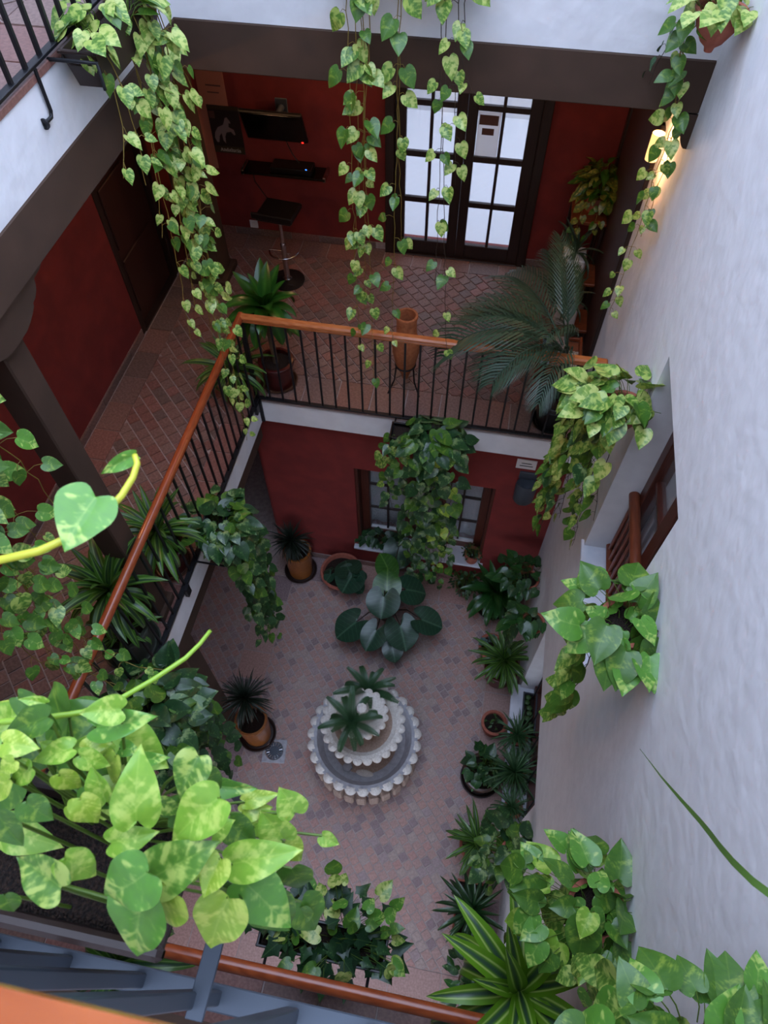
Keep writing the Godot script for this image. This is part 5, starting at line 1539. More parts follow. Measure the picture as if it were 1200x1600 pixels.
func wall_pots() -> void:
	var out := Vector3(-1, 0, 0)
	# top right, its runners falling past the lamp
	var t := wall_pot("terracotta wall pot at the top right edge, long sparse runners falling past the lamp", Vector3(W, 6.06, 0.27), 0.105, true)
	mound(t, Vector3(0, -0.02, 0), Vector3(0.16, 0, 0.16), 26, 0.11, ["pothos_pale", "pothos_marbled"], 0.14, Vector3(-0.05, 0, 0))
	var o := t.position
	runner(t, PackedVector3Array([Vector3(-0.06, -0.02, -0.02), Vector3(-0.13, -0.10, -0.08), Vector3(2.66, 5.6, 0.1) - o, Vector3(2.67, 5.1, 0.05) - o, Vector3(2.68, 4.6, 0.03) - o, Vector3(2.68, 4.15, 0.0) - o]), 30, 0.085, ["pothos_marbled", "pothos_pale", "pothos_green"], Vector3(-0.6, 0.0, 0.8), "vine_stem", 0.0028, 0.06)
	runner(t, PackedVector3Array([Vector3(-0.05, -0.02, 0.0), Vector3(-0.12, -0.16, -0.06), Vector3(2.69, 5.4, 0.06) - o, Vector3(2.72, 4.95, -0.02) - o, Vector3(2.72, 4.75, -0.02) - o]), 18, 0.08, ["pothos_pale", "pothos_green"], Vector3(-0.6, 0.0, 0.8))
	runner(t, PackedVector3Array([Vector3(-0.08, -0.02, -0.04), Vector3(-0.16, -0.18, -0.12), Vector3(2.50, 5.62, 0.02) - o]), 5, 0.06, ["pothos_dark"], out, "vine_dark")
	# middle
	t = wall_pot("terracotta wall pot level with the back railing, a thick pale variegated pothos tumbling from it", Vector3(W, 4.56, 1.22), 0.11)
	o = t.position
	mound(t, Vector3(0, -0.02, 0), Vector3(0.20, 0, 0.20), 46, 0.13, ["pothos_pale", "pothos_marbled", "pothos_green", "pothos_marbled"], 0.20, Vector3(-0.09, 0, -0.02))
	for s: Array in [[2.60, 1.05, 3.45, 0.95, 20], [2.56, 1.10, 3.05, 0.95, 24], [2.60, 1.22, 3.50, 1.30, 16], [2.66, 1.30, 3.75, 1.42, 12], [2.55, 0.98, 2.85, 0.78, 24], [2.50, 0.92, 2.75, 0.62, 22], [2.52, 1.0, 2.45, 0.66, 24], [2.66, 1.15, 3.1, 1.20, 20], [2.5, 0.95, 3.2, 0.7, 18], [2.56, 0.9, 2.2, 0.45, 20]]:
		runner(t, PackedVector3Array([Vector3(-0.07, -0.02, (s[1] - 1.22) * 0.4), Vector3(s[0], 4.45, s[1]) - o, Vector3(s[0], lerpf(4.45, s[2], 0.5), lerpf(s[1], s[3], 0.5)) - o, Vector3(s[0] + 0.05, s[2], s[3]) - o]), s[4], 0.125, ["pothos_marbled", "pothos_pale", "pothos_green", "pothos_dark_marbled"], out, "vine_dark", 0.003, 0.07)
	# by the balustrade
	t = wall_pot("terracotta wall pot in front of the wooden window balustrade, one runner hanging to the left", Vector3(W, 4.55, 2.50), 0.11, false, "pothos_lush")
	o = t.position
	mound(t, Vector3(0, -0.02, 0), Vector3(0.18, 0, 0.18), 30, 0.155, ["pothos_lush", "pothos_green", "pothos_green"], 0.16, Vector3(-0.04, 0, 0.0))
	runner(t, PackedVector3Array([Vector3(-0.08, -0.02, 0.02), Vector3(2.58, 4.42, 2.54) - o, Vector3(2.60, 4.0, 2.56) - o, Vector3(2.63, 3.5, 2.50) - o, Vector3(2.66, 3.1, 2.45) - o]), 20, 0.15, ["pothos_marbled", "pothos_lush", "pothos_green"], out, "vine_dark", 0.003, 0.05)
	runner(t, PackedVector3Array([Vector3(-0.08, -0.02, 0.0), Vector3(2.56, 4.40, 2.50) - o, Vector3(2.60, 3.85, 2.52) - o, Vector3(2.64, 3.3, 2.50) - o]), 12, 0.14, ["pothos_marbled", "pothos_lush"], out, "vine_dark", 0.003, 0.05)
	# lower right
	t = wall_pot("terracotta wall pot with a compact glossy pothos below the bare stretch of white wall", Vector3(W, 4.12, 3.58), 0.11, false, "pothos_lush")
	mound(t, Vector3(-0.02, -0.02, 0), Vector3(0.24, 0, 0.20), 50, 0.14, ["pothos_lush", "pothos_green", "pothos_fresh", "pothos_green"], 0.22, Vector3(-0.09, -0.02, 0))
	o = t.position
	runner(t, PackedVector3Array([Vector3(-0.09, -0.02, 0.0), Vector3(2.50, 4.0, 3.54) - o, Vector3(2.52, 3.55, 3.52) - o]), 10, 0.12, ["pothos_lush", "pothos_marbled"], out, "vine_dark")
	runner(t, PackedVector3Array([Vector3(-0.09, -0.02, 0.04), Vector3(2.58, 3.95, 3.66) - o, Vector3(2.62, 3.6, 3.66) - o]), 10, 0.12, ["pothos_lush", "pothos_marbled"], out, "vine_dark")
	# bottom right corner
	t = wall_pot("terracotta wall pot overflowing with large pothos leaves at the bottom right corner", Vector3(W, 5.36, 4.03), 0.11, false, "pothos_lush")
	mound(t, Vector3(-0.05, 0.0, -0.05), Vector3(0.27, 0, 0.13), 56, 0.118, ["pothos_lush", "pothos_green", "pothos_green"], 0.09, Vector3(0.0, 0, -0.01))
	o = t.position
	runner(t, PackedVector3Array([Vector3(-0.09, 0.0, 0.0), Vector3(2.58, 5.1, 3.90) - o, Vector3(2.58, 4.7, 3.86) - o, Vector3(2.58, 4.25, 3.80) - o]), 18, 0.12, ["pothos_lush", "pothos_marbled"], out, "vine_dark")
	# ground floor
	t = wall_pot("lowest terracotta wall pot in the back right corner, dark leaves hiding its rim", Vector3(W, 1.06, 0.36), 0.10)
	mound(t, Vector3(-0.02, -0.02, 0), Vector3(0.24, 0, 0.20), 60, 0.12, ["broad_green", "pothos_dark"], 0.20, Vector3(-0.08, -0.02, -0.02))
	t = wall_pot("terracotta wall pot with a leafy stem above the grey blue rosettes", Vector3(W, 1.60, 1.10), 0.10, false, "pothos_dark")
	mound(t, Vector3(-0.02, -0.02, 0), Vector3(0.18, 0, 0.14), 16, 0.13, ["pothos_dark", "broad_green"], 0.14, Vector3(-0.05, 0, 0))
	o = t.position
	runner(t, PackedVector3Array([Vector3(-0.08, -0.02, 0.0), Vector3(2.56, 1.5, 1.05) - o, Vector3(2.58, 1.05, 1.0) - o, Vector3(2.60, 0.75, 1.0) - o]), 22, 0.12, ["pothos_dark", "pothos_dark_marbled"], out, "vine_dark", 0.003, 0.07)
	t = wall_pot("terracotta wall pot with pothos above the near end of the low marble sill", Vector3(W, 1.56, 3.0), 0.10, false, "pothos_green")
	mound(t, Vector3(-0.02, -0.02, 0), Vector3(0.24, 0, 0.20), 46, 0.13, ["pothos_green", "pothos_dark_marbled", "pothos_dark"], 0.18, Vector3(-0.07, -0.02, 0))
	o = t.position
	runner(t, PackedVector3Array([Vector3(-0.07, -0.02, 0.05), Vector3(2.60, 1.4, 3.1) - o, Vector3(2.62, 0.8, 3.2) - o]), 12, 0.11, ["pothos_dark", "pothos_green"], out, "vine_dark")


# ---------------------------------------------------------------- planters hung on the railings
func hanging_plants() -> void:
	# top left: long curtain of runners from the second-floor trough
	var t := thing("hanging_pothos", "thick curtain of pale variegated pothos hanging from the top left railing trough", "hanging plant", Vector3(0.12, 5.93, 0.86), "pothos troughs on the railings")
	trough(t, 0.66, 0.15, 0.15, "plastic_brown", true)
	bracket(t, Vector3(-0.12, 0.13, 0.36), Vector3(0.21, 0, 0), -0.10)
	bracket(t, Vector3(-0.12, 0.13, -0.36), Vector3(0.21, 0, 0), -0.10)
	var o := t.position
	var pale := ["pothos_pale", "pothos_marbled", "pothos_marbled", "pothos_green", "pothos_pale"]
	mound(t, Vector3(0, 0.12, 0), Vector3(0.14, 0, 0.36), 40, 0.105, pale, 0.20, Vector3(0.02, 0, 0))
	for s: Array in [[0.18, 1.14, 5.60, 1.26, 7], [0.13, 0.82, 5.10, 0.98, 14], [0.17, 0.76, 4.62, 0.92, 24], [0.21, 0.74, 4.15, 0.83, 28], [0.23, 0.72, 3.27, 0.82, 40], [0.11, 0.78, 4.40, 0.98, 22], [0.15, 0.46, 5.42, 0.25, 5], [0.19, 0.80, 4.30, 0.84, 26], [0.17, 0.76, 3.55, 0.78, 32], [0.21, 1.12, 5.50, 1.14, 8], [0.24, 0.68, 4.8, 0.76, 14]]:
		runner(t, PackedVector3Array([Vector3(0, 0.12, s[1] - o.z), Vector3(s[0], 6.07, s[1]) - o, Vector3(s[0] + 0.02, 5.8, s[1]) - o, Vector3(s[0] + 0.02, lerpf(5.8, s[2], 0.5), lerpf(s[1], s[3], 0.5)) - o, Vector3(s[0], s[2], s[3]) - o]), s[4], 0.088, pale, Vector3(1, 0, 0.25).normalized(), "vine_stem", 0.003, 0.06)
	# top middle: sparse runners from troughs on the second-floor back railing
	var mid := ["pothos_pale", "pothos_green", "pothos_marbled"]
	for k in 3:
		t = thing("hanging_pothos", ["loose pothos runners hanging in front of the red wall left of the glazed door", "single sparse pothos runner hanging in front of the door's left leaf", "pothos runner with dark bare stems hanging between the two door leaves"][k], "hanging plant", Vector3([1.03, 1.26, 1.53][k], 5.99, 0.12), "pothos troughs on the railings")
		o = t.position
		trough(t, 0.20, 0.14, 0.13, "plastic_brown")
		bracket(t, Vector3(0.0, 0.14, -0.12), Vector3(0, 0, 0.20), -0.10)
		mound(t, Vector3(0, 0.11, 0), Vector3(0.10, 0, 0.10), 8, 0.10, mid, 0.10)
		var set_: Array = [
			[[0.99, 3.60, 0.96, 20], [1.07, 4.05, 1.02, 20], [1.10, 4.35, 0.94, 10], [1.06, 3.33, 1.07, 18], [1.03, 4.80, 1.0, 8]],
			[[1.25, 3.75, 1.21, 18], [1.24, 4.6, 1.27, 6]],
			[[1.53, 5.05, 1.58, 12], [1.48, 4.32, 1.50, 7], [1.46, 3.60, 1.63, 12], [1.56, 5.50, 1.65, 6]]][k]
		for s: Array in set_:
			runner(t, PackedVector3Array([Vector3(s[0] - o.x, 0.11, 0), Vector3(s[0] - o.x, 0.13, 0.07), Vector3(s[0], 5.75, 0.20) - o, Vector3(lerpf(s[0], s[2], 0.5), lerpf(5.75, s[1], 0.5), 0.17) - o, Vector3(s[2], s[1], 0.13) - o]), s[3], 0.095, mid, Vector3(0, 0, 1), "vine_dark" if k == 2 else "vine_stem", 0.0026, 0.05)
	# left edge
	t = thing("hanging_pothos", "small-leaved variegated pothos trailing in from the left edge over the left handrail", "hanging plant", Vector3(0.12, 5.93, 3.0), "pothos troughs on the railings")
	trough(t, 0.60, 0.15, 0.15, "plastic_brown", true)
	bracket(t, Vector3(-0.12, 0.13, 0.33), Vector3(0.21, 0, 0), -0.10)
	bracket(t, Vector3(-0.12, 0.13, -0.33), Vector3(0.21, 0, 0), -0.10)
	o = t.position
	var left := ["pothos_green", "pothos_marbled", "pothos_lush", "pothos_green"]
	mound(t, Vector3(0, 0.12, 0), Vector3(0.14, 0, 0.30), 20, 0.10, left, 0.15)
	for s: Array in [[0.20, 2.72, 4.90, 2.76, 14], [0.22, 2.80, 4.75, 2.88, 16], [0.24, 2.90, 4.45, 2.96, 20], [0.22, 3.0, 4.25, 3.06, 22], [0.26, 2.84, 4.30, 2.92, 20], [0.24, 3.1, 4.50, 3.14, 16], [0.20, 2.95, 4.60, 3.02, 16], [0.28, 2.76, 4.85, 2.66, 10], [0.26, 2.96, 4.1, 2.98, 18]]:
		runner(t, PackedVector3Array([Vector3(0, 0.12, s[1] - o.z), Vector3(s[0], 6.06, s[1]) - o, Vector3(s[0] + 0.02, 5.7, s[1]) - o, Vector3(s[0], lerpf(5.7, s[2], 0.5), s[3]) - o, Vector3(s[0], s[2], s[3]) - o]), s[4], 0.095, left, Vector3(1, 0, 0.25).normalized(), "vine_stem", 0.0028, 0.07)
	runner(t, PackedVector3Array([Vector3(0.2, 4.60, 2.98) - o, Vector3(0.28, 4.25, 2.92) - o, Vector3(0.45, 4.15, 2.96) - o, Vector3(0.62, 4.12, 2.94) - o]), 9, 0.075, left, Vector3(0.5, 0.3, 0.5).normalized())
	runner(t, PackedVector3Array([Vector3(0.2, 4.45, 3.05) - o, Vector3(0.3, 4.15, 3.04) - o, Vector3(0.42, 4.02, 3.05) - o]), 6, 0.075, left, Vector3(0.5, 0.3, 0.5).normalized())
	# left gallery railing: two dark green ones
	t = thing("hanging_pothos", "dark pothos trailing from an iron-bracket trough halfway along the left railing", "hanging plant", Vector3(0.13, 2.93, 1.46), "pothos troughs on the railings")
	trough(t, 0.34, 0.16, 0.14, "grey_plastic", true)
	bracket(t, Vector3(-0.13, -0.09, 0.22), Vector3(0.24, 0, 0), 0.10)
	bracket(t, Vector3(-0.13, -0.09, -0.20), Vector3(0.24, 0, 0), 0.10)
	o = t.position
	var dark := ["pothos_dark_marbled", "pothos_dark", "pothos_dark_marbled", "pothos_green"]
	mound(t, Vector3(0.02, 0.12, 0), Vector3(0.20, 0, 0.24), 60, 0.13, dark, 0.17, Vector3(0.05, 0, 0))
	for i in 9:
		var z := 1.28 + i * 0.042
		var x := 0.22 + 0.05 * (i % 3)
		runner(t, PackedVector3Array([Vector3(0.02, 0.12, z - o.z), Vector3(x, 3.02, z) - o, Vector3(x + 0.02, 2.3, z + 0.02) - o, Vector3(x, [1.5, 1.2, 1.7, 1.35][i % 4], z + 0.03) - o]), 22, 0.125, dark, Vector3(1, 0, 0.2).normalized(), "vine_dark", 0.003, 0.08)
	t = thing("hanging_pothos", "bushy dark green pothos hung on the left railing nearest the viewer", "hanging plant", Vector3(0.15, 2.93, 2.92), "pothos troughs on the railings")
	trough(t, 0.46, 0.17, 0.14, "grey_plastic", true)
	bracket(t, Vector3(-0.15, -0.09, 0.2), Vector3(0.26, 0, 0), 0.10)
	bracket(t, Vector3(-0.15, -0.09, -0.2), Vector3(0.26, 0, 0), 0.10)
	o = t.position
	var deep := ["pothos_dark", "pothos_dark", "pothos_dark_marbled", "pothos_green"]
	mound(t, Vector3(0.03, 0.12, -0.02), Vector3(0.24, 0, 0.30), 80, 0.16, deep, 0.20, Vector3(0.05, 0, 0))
	for i in 10:
		var z := 2.66 + i * 0.055
		var x := 0.28 + 0.06 * (i % 3)
		runner(t, PackedVector3Array([Vector3(0.02, 0.12, z - o.z), Vector3(x, 3.02, z) - o, Vector3(x + 0.02, 2.5, z) - o, Vector3(x, [1.9, 2.2, 1.6][i % 3], z) - o]), 14, 0.13, deep, Vector3(1, 0, 0.1).normalized(), "vine_dark", 0.003, 0.08)
	# middle of the back railing
	t = thing("hanging_pothos", "tall column of pothos falling from a trough on the back railing past the ground-floor window", "hanging plant", Vector3(1.47, 2.70, 0.17), "pothos troughs on the railings")
	trough(t, 0.50, 0.17, 0.15, "black_plastic")
	bracket(t, Vector3(-0.24, 0.12, -0.16), Vector3(0, 0, 0.26), 0.06)
	bracket(t, Vector3(0.24, 0.12, -0.16), Vector3(0, 0, 0.26), 0.06)
	o = t.position
	mound(t, Vector3(0.10, 0.12, 0.02), Vector3(0.26, 0, 0.20), 58, 0.14, dark, 0.20, Vector3(0, 0, 0.04))
	for i in 13:
		var x := 1.40 + i * 0.032
		var bright: Array = ["pothos_lime", "pothos_green", "pothos_marbled"] if i > 8 and i < 11 else dark
		var bot: float = [0.65, 0.35, 0.8, 0.25][i % 4]
		runner(t, PackedVector3Array([Vector3(x - o.x, 0.12, 0.0), Vector3(x, 2.85, 0.28) - o, Vector3(x, 2.4, 0.30 + 0.03 * (i % 3)) - o, Vector3(x + 0.02, 1.3, 0.22) - o, Vector3(x + 0.01 * (i % 5), bot if i % 13 != 10 else 1.2, 0.18) - o]), 16, 0.128, bright, Vector3(0, 0, 1), "vine_dark", 0.003, 0.09)
	for s: Array in [[1.20, 2.50, 1.19, 8], [1.26, 1.85, 1.22, 16], [1.32, 2.35, 1.34, 7]]:
		runner(t, PackedVector3Array([Vector3(s[0] - o.x + 0.05, 0.12, 0.02), Vector3(s[0], 2.84, 0.28) - o, Vector3(s[2], lerpf(2.84, s[1], 0.5), 0.30) - o, Vector3(s[2] + 0.03, s[1], 0.28) - o]), s[3], 0.11, ["pothos_green", "pothos_marbled", "pothos_dark_marbled"], Vector3(0, 0, 1), "vine_dark", 0.003, 0.05)
	# near first-floor railing
	t = thing("hanging_ivy", "mixed ivy and pothos trough hung outside the near first-floor railing", "hanging plant", Vector3(1.52, 2.95, 3.86), "pothos troughs on the railings")
	trough(t, 0.66, 0.16, 0.14, "black_plastic")
	bracket(t, Vector3(-0.30, -0.04, 0.18), Vector3(0, 0, -0.26), 0.06)
	bracket(t, Vector3(0.26, -0.04, 0.18), Vector3(0, 0, -0.26), 0.06)
	mound(t, Vector3(0, 0.11, -0.03), Vector3(0.36, 0, 0.19), 90, 0.105, ["ivy", "ivy", "pothos_dark"], 0.18, Vector3(0, 0, -0.03), MS.ivy)
	mound(t, Vector3(0.10, 0.14, -0.05), Vector3(0.30, 0, 0.24), 34, 0.10, ["pothos_lush", "pothos_pale", "pothos_green"], 0.26, Vector3(0, 0, -0.02))
	t = pot("potted_dracaena", "striped dracaena on the near gallery floor, seen between the trough and the steel rail", "potted plant", Vector3(0.62, Y1, ZF + 0.17), 0.13, 0.26, "maroon_glaze", "dracaenas on the gallery floor")
	rosette(t, Vector3(0, 0.62, -0.08), 30, 0.42, MS.strap, "dracaena_striped", -20, 75)
	part("trunk", tube_mesh(PackedVector3Array([Vector3(0, 0.22, 0), Vector3(0, 0.62, -0.08)]), 0.018, 0.016, 10), M.bark, t)
	# striped dracaena at the bottom right on the near gallery
	t = pot("potted_dracaena", "large bright striped dracaena at the bottom right, over the near handrail's end", "potted plant", Vector3(2.49, Y1, ZF + 0.22), 0.16, 0.28, "maroon_glaze", "dracaenas on the gallery floor")
	part("trunk", tube_mesh(PackedVector3Array([Vector3(0, 0.24, 0), Vector3(-0.03, 0.80, -0.34)]), 0.02, 0.018, 10), M.bark, t)
	rosette(t, Vector3(-0.03, 0.80, -0.36), 34, 0.50, MS.strap, "dracaena_bright", -25, 75, 1.25)


# ---------------------------------------------------------------- within arm's reach of the viewer
func near_leaf(t: Node3D, st: SurfaceTool, base: Vector3, tip: Vector3, mat: String, wide: float) -> void:
	var b := base - t.position
	var d := tip - base
	var root := Vector3(clampf(b.x, -0.30, 0.26), 0.20, clampf(b.z, -0.05, 0.05))
	tube(st, PackedVector3Array([root, root.lerp(b, 0.55) + Vector3(0, 0.03, 0), b]), 0.0022, 0.0016, 6, false)
	part("leaf", pick(MS.pothos_near), M[mat], t, aim(b, d, Vector3(0, 0.9, 0.35) + rv() * 0.25, d.length(), wide))


func near_things() -> void:
	var t := thing("trough_pothos", "big lime and marbled pothos in a brown trough on the nearest railing, bottom left", "potted plant", Vector3(1.30, 6.24, 3.925))
	trough(t, 0.64, 0.15, 0.20, "plastic_brown")
	part("trough_rim", box_mesh(Vector3(-0.33, 0.19, 0.066), Vector3(0.33, 0.212, 0.084), 0.006), M.plastic_brown, t)
	var iron := begin()
	cbox(iron, Vector3(0.345, 0.02, 0.01), Vector3(0.024, 0.007, 0.26), 0.001)
	cbox(iron, Vector3(0.345, 0.11, -0.117), Vector3(0.024, 0.19, 0.007), 0.001)
	var strap_iron := iron.commit()
	part("bracket", strap_iron, M.grey_steel, t)
	part("bracket", strap_iron, M.grey_steel, t, Transform3D(Basis.IDENTITY, Vector3(-0.69, 0, 0)))
	var st := begin()
	near_leaf(t, st, Vector3(1.629, 6.668, 3.899), Vector3(1.623, 6.723, 3.854), "pothos_fresh", 0.75)
	near_leaf(t, st, Vector3(1.658, 6.641, 3.825), Vector3(1.644, 6.628, 3.866), "pothos_marbled", 1.00)
	near_leaf(t, st, Vector3(1.702, 6.680, 3.866), Vector3(1.655, 6.649, 3.905), "pothos_fresh", 0.80)
	near_leaf(t, st, Vector3(1.661, 6.686, 3.938), Vector3(1.617, 6.655, 3.976), "pothos_lush", 0.95)
	near_leaf(t, st, Vector3(1.652, 6.653, 3.954), Vector3(1.642, 6.592, 4.012), "pothos_lush", 0.85)
	near_leaf(t, st, Vector3(1.670, 6.631, 3.948), Vector3(1.649, 6.585, 3.985), "pothos_lime", 1.00)
	near_leaf(t, st, Vector3(1.646, 6.627, 3.940), Vector3(1.706, 6.666, 3.905), "pothos_marbled", 0.72)
	near_leaf(t, st, Vector3(1.707, 6.627, 3.911), Vector3(1.694, 6.617, 3.945), "pothos_lime", 1.00)
	near_leaf(t, st, Vector3(1.709, 6.580, 3.909), Vector3(1.777, 6.608, 3.889), "pothos_fresh", 0.62)
	near_leaf(t, st, Vector3(1.719, 6.547, 3.920), Vector3(1.781, 6.517, 3.953), "pothos_lush", 0.85)
	near_leaf(t, st, Vector3(1.715, 6.583, 3.939), Vector3(1.692, 6.530, 3.987), "pothos_lime", 0.85)
	near_leaf(t, st, Vector3(1.742, 6.506, 3.868), Vector3(1.718, 6.536, 3.846), "pothos_fresh", 1.10)
	near_leaf(t, st, Vector3(1.751, 6.523, 3.841), Vector3(1.735, 6.550, 3.820), "pothos_fresh", 1.10)
	near_leaf(t, st, Vector3(1.780, 6.464, 3.850), Vector3(1.801, 6.457, 3.858), "pothos_fresh", 1.00)
	near_leaf(t, st, Vector3(1.535, 6.700, 3.905), Vector3(1.555, 6.678, 3.917), "pothos_green", 1.00)
	near_leaf(t, st, Vector3(1.579, 6.657, 3.963), Vector3(1.528, 6.663, 3.944), "pothos_marbled", 0.95)
	near_leaf(t, st, Vector3(1.577, 6.671, 3.941), Vector3(1.605, 6.637, 3.950), "pothos_fresh", 0.90)
	near_leaf(t, st, Vector3(1.573, 6.680, 3.891), Vector3(1.592, 6.655, 3.909), "pothos_lime", 0.95)
	near_leaf(t, st, Vector3(1.600, 6.635, 3.918), Vector3(1.645, 6.651, 3.904), "pothos_fresh", 0.70)
	near_leaf(t, st, Vector3(1.512, 6.694, 3.919), Vector3(1.529, 6.665, 3.942), "pothos_green", 1.00)
	near_leaf(t, st, Vector3(1.506, 6.608, 3.978), Vector3(1.512, 6.585, 3.993), "pothos_green", 1.20)
	near_leaf(t, st, Vector3(1.582, 6.687, 3.806), Vector3(1.551, 6.707, 3.818), "pothos_fresh", 0.90)
	near_leaf(t, st, Vector3(1.507, 6.691, 3.815), Vector3(1.485, 6.704, 3.817), "pothos_fresh", 0.55)
	near_leaf(t, st, Vector3(1.551, 6.658, 3.820), Vector3(1.617, 6.681, 3.809), "pothos_lush", 0.55)
	near_leaf(t, st, Vector3(1.522, 6.703, 3.829), Vector3(1.463, 6.673, 3.850), "pothos_green", 0.50)
	near_leaf(t, st, Vector3(1.483, 6.689, 3.858), Vector3(1.521, 6.697, 3.858), "pothos_lime", 0.80)
	near_leaf(t, st, Vector3(1.508, 6.701, 3.873), Vector3(1.495, 6.693, 3.887), "pothos_lime", 1.00)
	near_leaf(t, st, Vector3(1.540, 6.666, 3.846), Vector3(1.499, 6.660, 3.864), "pothos_fresh", 0.65)
	near_leaf(t, st, Vector3(1.548, 6.662, 3.851), Vector3(1.576, 6.645, 3.853), "pothos_fresh", 0.80)
	near_leaf(t, st, Vector3(1.540, 6.672, 3.873), Vector3(1.556, 6.642, 3.879), "pothos_lime", 0.80)
	near_leaf(t, st, Vector3(1.560, 6.645, 3.875), Vector3(1.585, 6.620, 3.890), "pothos_green", 0.80)
	near_leaf(t, st, Vector3(1.558, 6.656, 3.895), Vector3(1.581, 6.634, 3.905), "pothos_lime", 0.80)
	near_leaf(t, st, Vector3(1.587, 6.618, 3.837), Vector3(1.626, 6.640, 3.833), "pothos_lush", 0.45)
	near_leaf(t, st, Vector3(1.570, 6.625, 3.829), Vector3(1.591, 6.635, 3.828), "pothos_lush", 0.90)
	near_leaf(t, st, Vector3(1.559, 6.630, 3.825), Vector3(1.515, 6.636, 3.842), "pothos_fresh", 0.60)
	near_leaf(t, st, Vector3(1.656, 6.610, 3.837), Vector3(1.679, 6.576, 3.847), "pothos_green", 0.90)
	near_leaf(t, st, Vector3(1.659, 6.583, 3.840), Vector3(1.712, 6.567, 3.836), "pothos_lush", 0.50)
	near_leaf(t, st, Vector3(1.692, 6.523, 3.852), Vector3(1.723, 6.527, 3.839), "pothos_lime", 0.80)
	near_leaf(t, st, Vector3(1.708, 6.514, 3.862), Vector3(1.738, 6.523, 3.843), "pothos_fresh", 0.90)
	near_leaf(t, st, Vector3(1.514, 6.676, 3.872), Vector3(1.487, 6.658, 3.886), "pothos_fresh", 0.80)
	near_leaf(t, st, Vector3(1.469, 6.675, 3.810), Vector3(1.513, 6.654, 3.833), "pothos_green", 0.60)
	near_leaf(t, st, Vector3(1.575, 6.642, 3.840), Vector3(1.568, 6.613, 3.866), "pothos_lime", 0.80)
	near_leaf(t, st, Vector3(1.630, 6.584, 3.880), Vector3(1.652, 6.609, 3.857), "pothos_green", 0.80)
	near_leaf(t, st, Vector3(1.688, 6.560, 3.869), Vector3(1.718, 6.533, 3.886), "pothos_green", 0.90)
	near_leaf(t, st, Vector3(1.693, 6.530, 3.841), Vector3(1.728, 6.536, 3.825), "pothos_lime", 0.60)
	near_leaf(t, st, Vector3(1.741, 6.483, 3.867), Vector3(1.768, 6.457, 3.882), "pothos_lime", 0.90)
	near_leaf(t, st, Vector3(1.753, 6.465, 3.891), Vector3(1.772, 6.423, 3.914), "pothos_green", 1.00)
	near_leaf(t, st, Vector3(1.731, 6.471, 3.923), Vector3(1.757, 6.420, 3.958), "pothos_green", 0.95)
	near_leaf(t, st, Vector3(1.767, 6.421, 3.919), Vector3(1.800, 6.376, 3.945), "pothos_green", 0.90)
	near_leaf(t, st, Vector3(1.764, 6.417, 3.926), Vector3(1.761, 6.385, 3.956), "pothos_green", 1.10)
	near_leaf(t, st, Vector3(1.714, 6.541, 3.930), Vector3(1.703, 6.504, 3.951), "pothos_green", 1.00)
	near_leaf(t, st, Vector3(1.581, 6.636, 3.884), Vector3(1.567, 6.667, 3.858), "pothos_fresh", 0.90)
	near_leaf(t, st, Vector3(1.626, 6.615, 3.871), Vector3(1.654, 6.607, 3.877), "pothos_marbled", 0.80)
	near_leaf(t, st, Vector3(1.522, 6.641, 3.850), Vector3(1.493, 6.649, 3.844), "pothos_fresh", 0.80)
	near_leaf(t, st, Vector3(1.541, 6.645, 3.841), Vector3(1.566, 6.651, 3.828), "pothos_lime", 0.80)
	near_leaf(t, st, Vector3(1.495, 6.670, 3.885), Vector3(1.473, 6.649, 3.903), "pothos_lime", 0.90)
	near_leaf(t, st, Vector3(1.678, 6.574, 3.886), Vector3(1.695, 6.594, 3.871), "pothos_fresh", 1.00)
	near_leaf(t, st, Vector3(1.663, 6.573, 3.927), Vector3(1.677, 6.592, 3.914), "pothos_fresh", 1.00)
	for i in 34:
		var b := Vector3(rng.randf_range(1.12, 1.60), rng.randf_range(6.50, 6.64), rng.randf_range(3.77, 3.87))
		if i > 24:
			b = Vector3(rng.randf_range(1.15, 1.42), rng.randf_range(6.47, 6.54), rng.randf_range(3.88, 3.95))
		var d := Vector3(rng.randf_range(-0.6, 0.6), rng.randf_range(-0.5, 0.1), rng.randf_range(-0.9, 0.5)).normalized() * rng.randf_range(0.055, 0.085)
		near_leaf(t, st, b, b + d, pick(["pothos_fresh", "pothos_lime", "pothos_lush", "pothos_green", "pothos_fresh"]), rng.randf_range(0.75, 1.0))
	for i in 7:
		var a := Vector3(rng.randf_range(-0.3, 0.25), 0.185, rng.randf_range(-0.05, 0.05))
		var b := a + Vector3(rng.randf_range(-0.2, 0.2), 0.0, rng.randf_range(-0.02, 0.02))
		b.x = clampf(b.x, -0.3, 0.28)
		tube(st, PackedVector3Array([a, a.lerp(b, 0.5) + Vector3(0, 0.03, 0), b + Vector3(0, 0.01, 0)]), 0.004, 0.003, 6)
	part("stem", st.commit(), M.petiole, t)
	# two long bare shoots that reach out over the void
	var p1 := PackedVector3Array([Vector3(1.20, 6.46, 3.93), Vector3(1.33, 6.74, 3.83), Vector3(1.47, 6.837, 3.746), Vector3(1.524, 6.844, 3.725), Vector3(1.55, 6.851, 3.709), Vector3(1.57, 6.853, 3.684), Vector3(1.579, 6.855, 3.662), Vector3(1.582, 6.856, 3.641), Vector3(1.584, 6.863, 3.630), Vector3(1.577, 6.861, 3.620)])
	var q1 := PackedVector3Array()
	for p in p1:
		q1.append(p - t.position)
	part("shoot", tube_mesh(q1, 0.0042, 0.0028, 10), M.shoot, t)
	part("leaf", MS.pothos_near[1], M.pothos_lush, t, aim(Vector3(1.577, 6.861, 3.620) - t.position, Vector3(-0.032, -0.012, 0.016), Vector3(0.2, 0.6, 0.6), 0.04, 0.45))
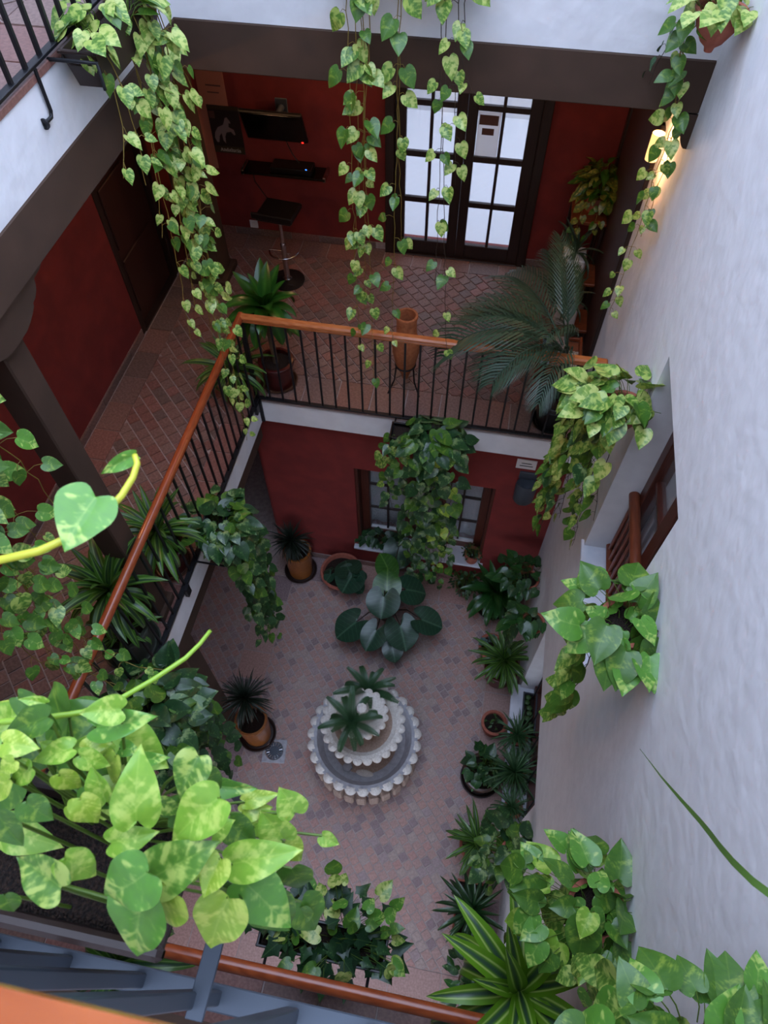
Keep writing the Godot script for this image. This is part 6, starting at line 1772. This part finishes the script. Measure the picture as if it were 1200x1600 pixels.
	part("leaf", MS.pothos_near[1], M.pothos_lush, t, aim(Vector3(1.561, 6.862, 3.672) - t.position, Vector3(-0.012, 0.0, 0.05), Vector3(0.1, 0.8, 0.3), 0.056, 1.15))
	var p2 := PackedVector3Array([Vector3(1.20, 6.45, 3.93), Vector3(1.34, 6.60, 3.87), Vector3(1.422, 6.63, 3.831), Vector3(1.475, 6.633, 3.818), Vector3(1.516, 6.627, 3.801), Vector3(1.551, 6.626, 3.778), Vector3(1.578, 6.627, 3.752), Vector3(1.606, 6.631, 3.723), Vector3(1.616, 6.63, 3.703), Vector3(1.625, 6.638, 3.689)])
	var q2 := PackedVector3Array()
	for p in p2:
		q2.append(p - t.position)
	part("shoot", tube_mesh(q2, 0.0042, 0.0022, 10), M.shoot_green, t)
	# a long narrow leaf that leans in from the right
	t = thing("strap_leaf_plant", "single long narrow green leaf arching in from the right edge against the white wall", "plant", Vector3(2.62, 6.10, 4.0))
	part("leaf", strap_path(PackedVector3Array([Vector3(2.60, 6.20, 3.98), Vector3(2.56, 6.50, 3.93), Vector3(2.45, 6.50, 3.88), Vector3(2.30, 6.454, 3.817), Vector3(2.30, 6.276, 3.709), Vector3(2.30, 6.10, 3.60), Vector3(2.30, 5.976, 3.515)]), t.position, 0.010), M.blade_green, t)


func strap_path(pts: PackedVector3Array, o: Vector3, w: float) -> ArrayMesh:
	var st := begin()
	var c := Curve3D.new()
	for i in pts.size():
		var a := pts[maxi(i - 1, 0)]
		var b := pts[mini(i + 1, pts.size() - 1)]
		c.add_point(pts[i] - o, (a - b) / 6.0, (b - a) / 6.0)
	var n := 24
	var total := c.get_baked_length()
	st.set_smooth_group(0)
	var prev := PackedVector3Array()
	for i in n + 1:
		var f := float(i) / n
		var p := c.sample_baked(total * f)
		var d := (c.sample_baked(minf(total, total * f + 0.01)) - c.sample_baked(maxf(0.0, total * f - 0.01))).normalized()
		var side := d.cross(Vector3(-0.5, 0.7, 0.4)).normalized()
		var ww := w * clampf((1.0 - f) * 3.0, 0.05, 1.0) * 0.5
		var line := PackedVector3Array([p - side * ww, p + Vector3(0, -0.002, 0), p + side * ww])
		if i > 0:
			for k in 2:
				for q: Vector2i in [Vector2i(0, 0), Vector2i(1, 0), Vector2i(1, 1), Vector2i(0, 0), Vector2i(1, 1), Vector2i(0, 1)]:
					st.set_uv(Vector2((k + q.y) / 2.0, f))
					st.add_vertex(prev[k + q.y] if q.x == 0 else line[k + q.y])
		prev = line
	st.generate_normals()
	return st.commit()
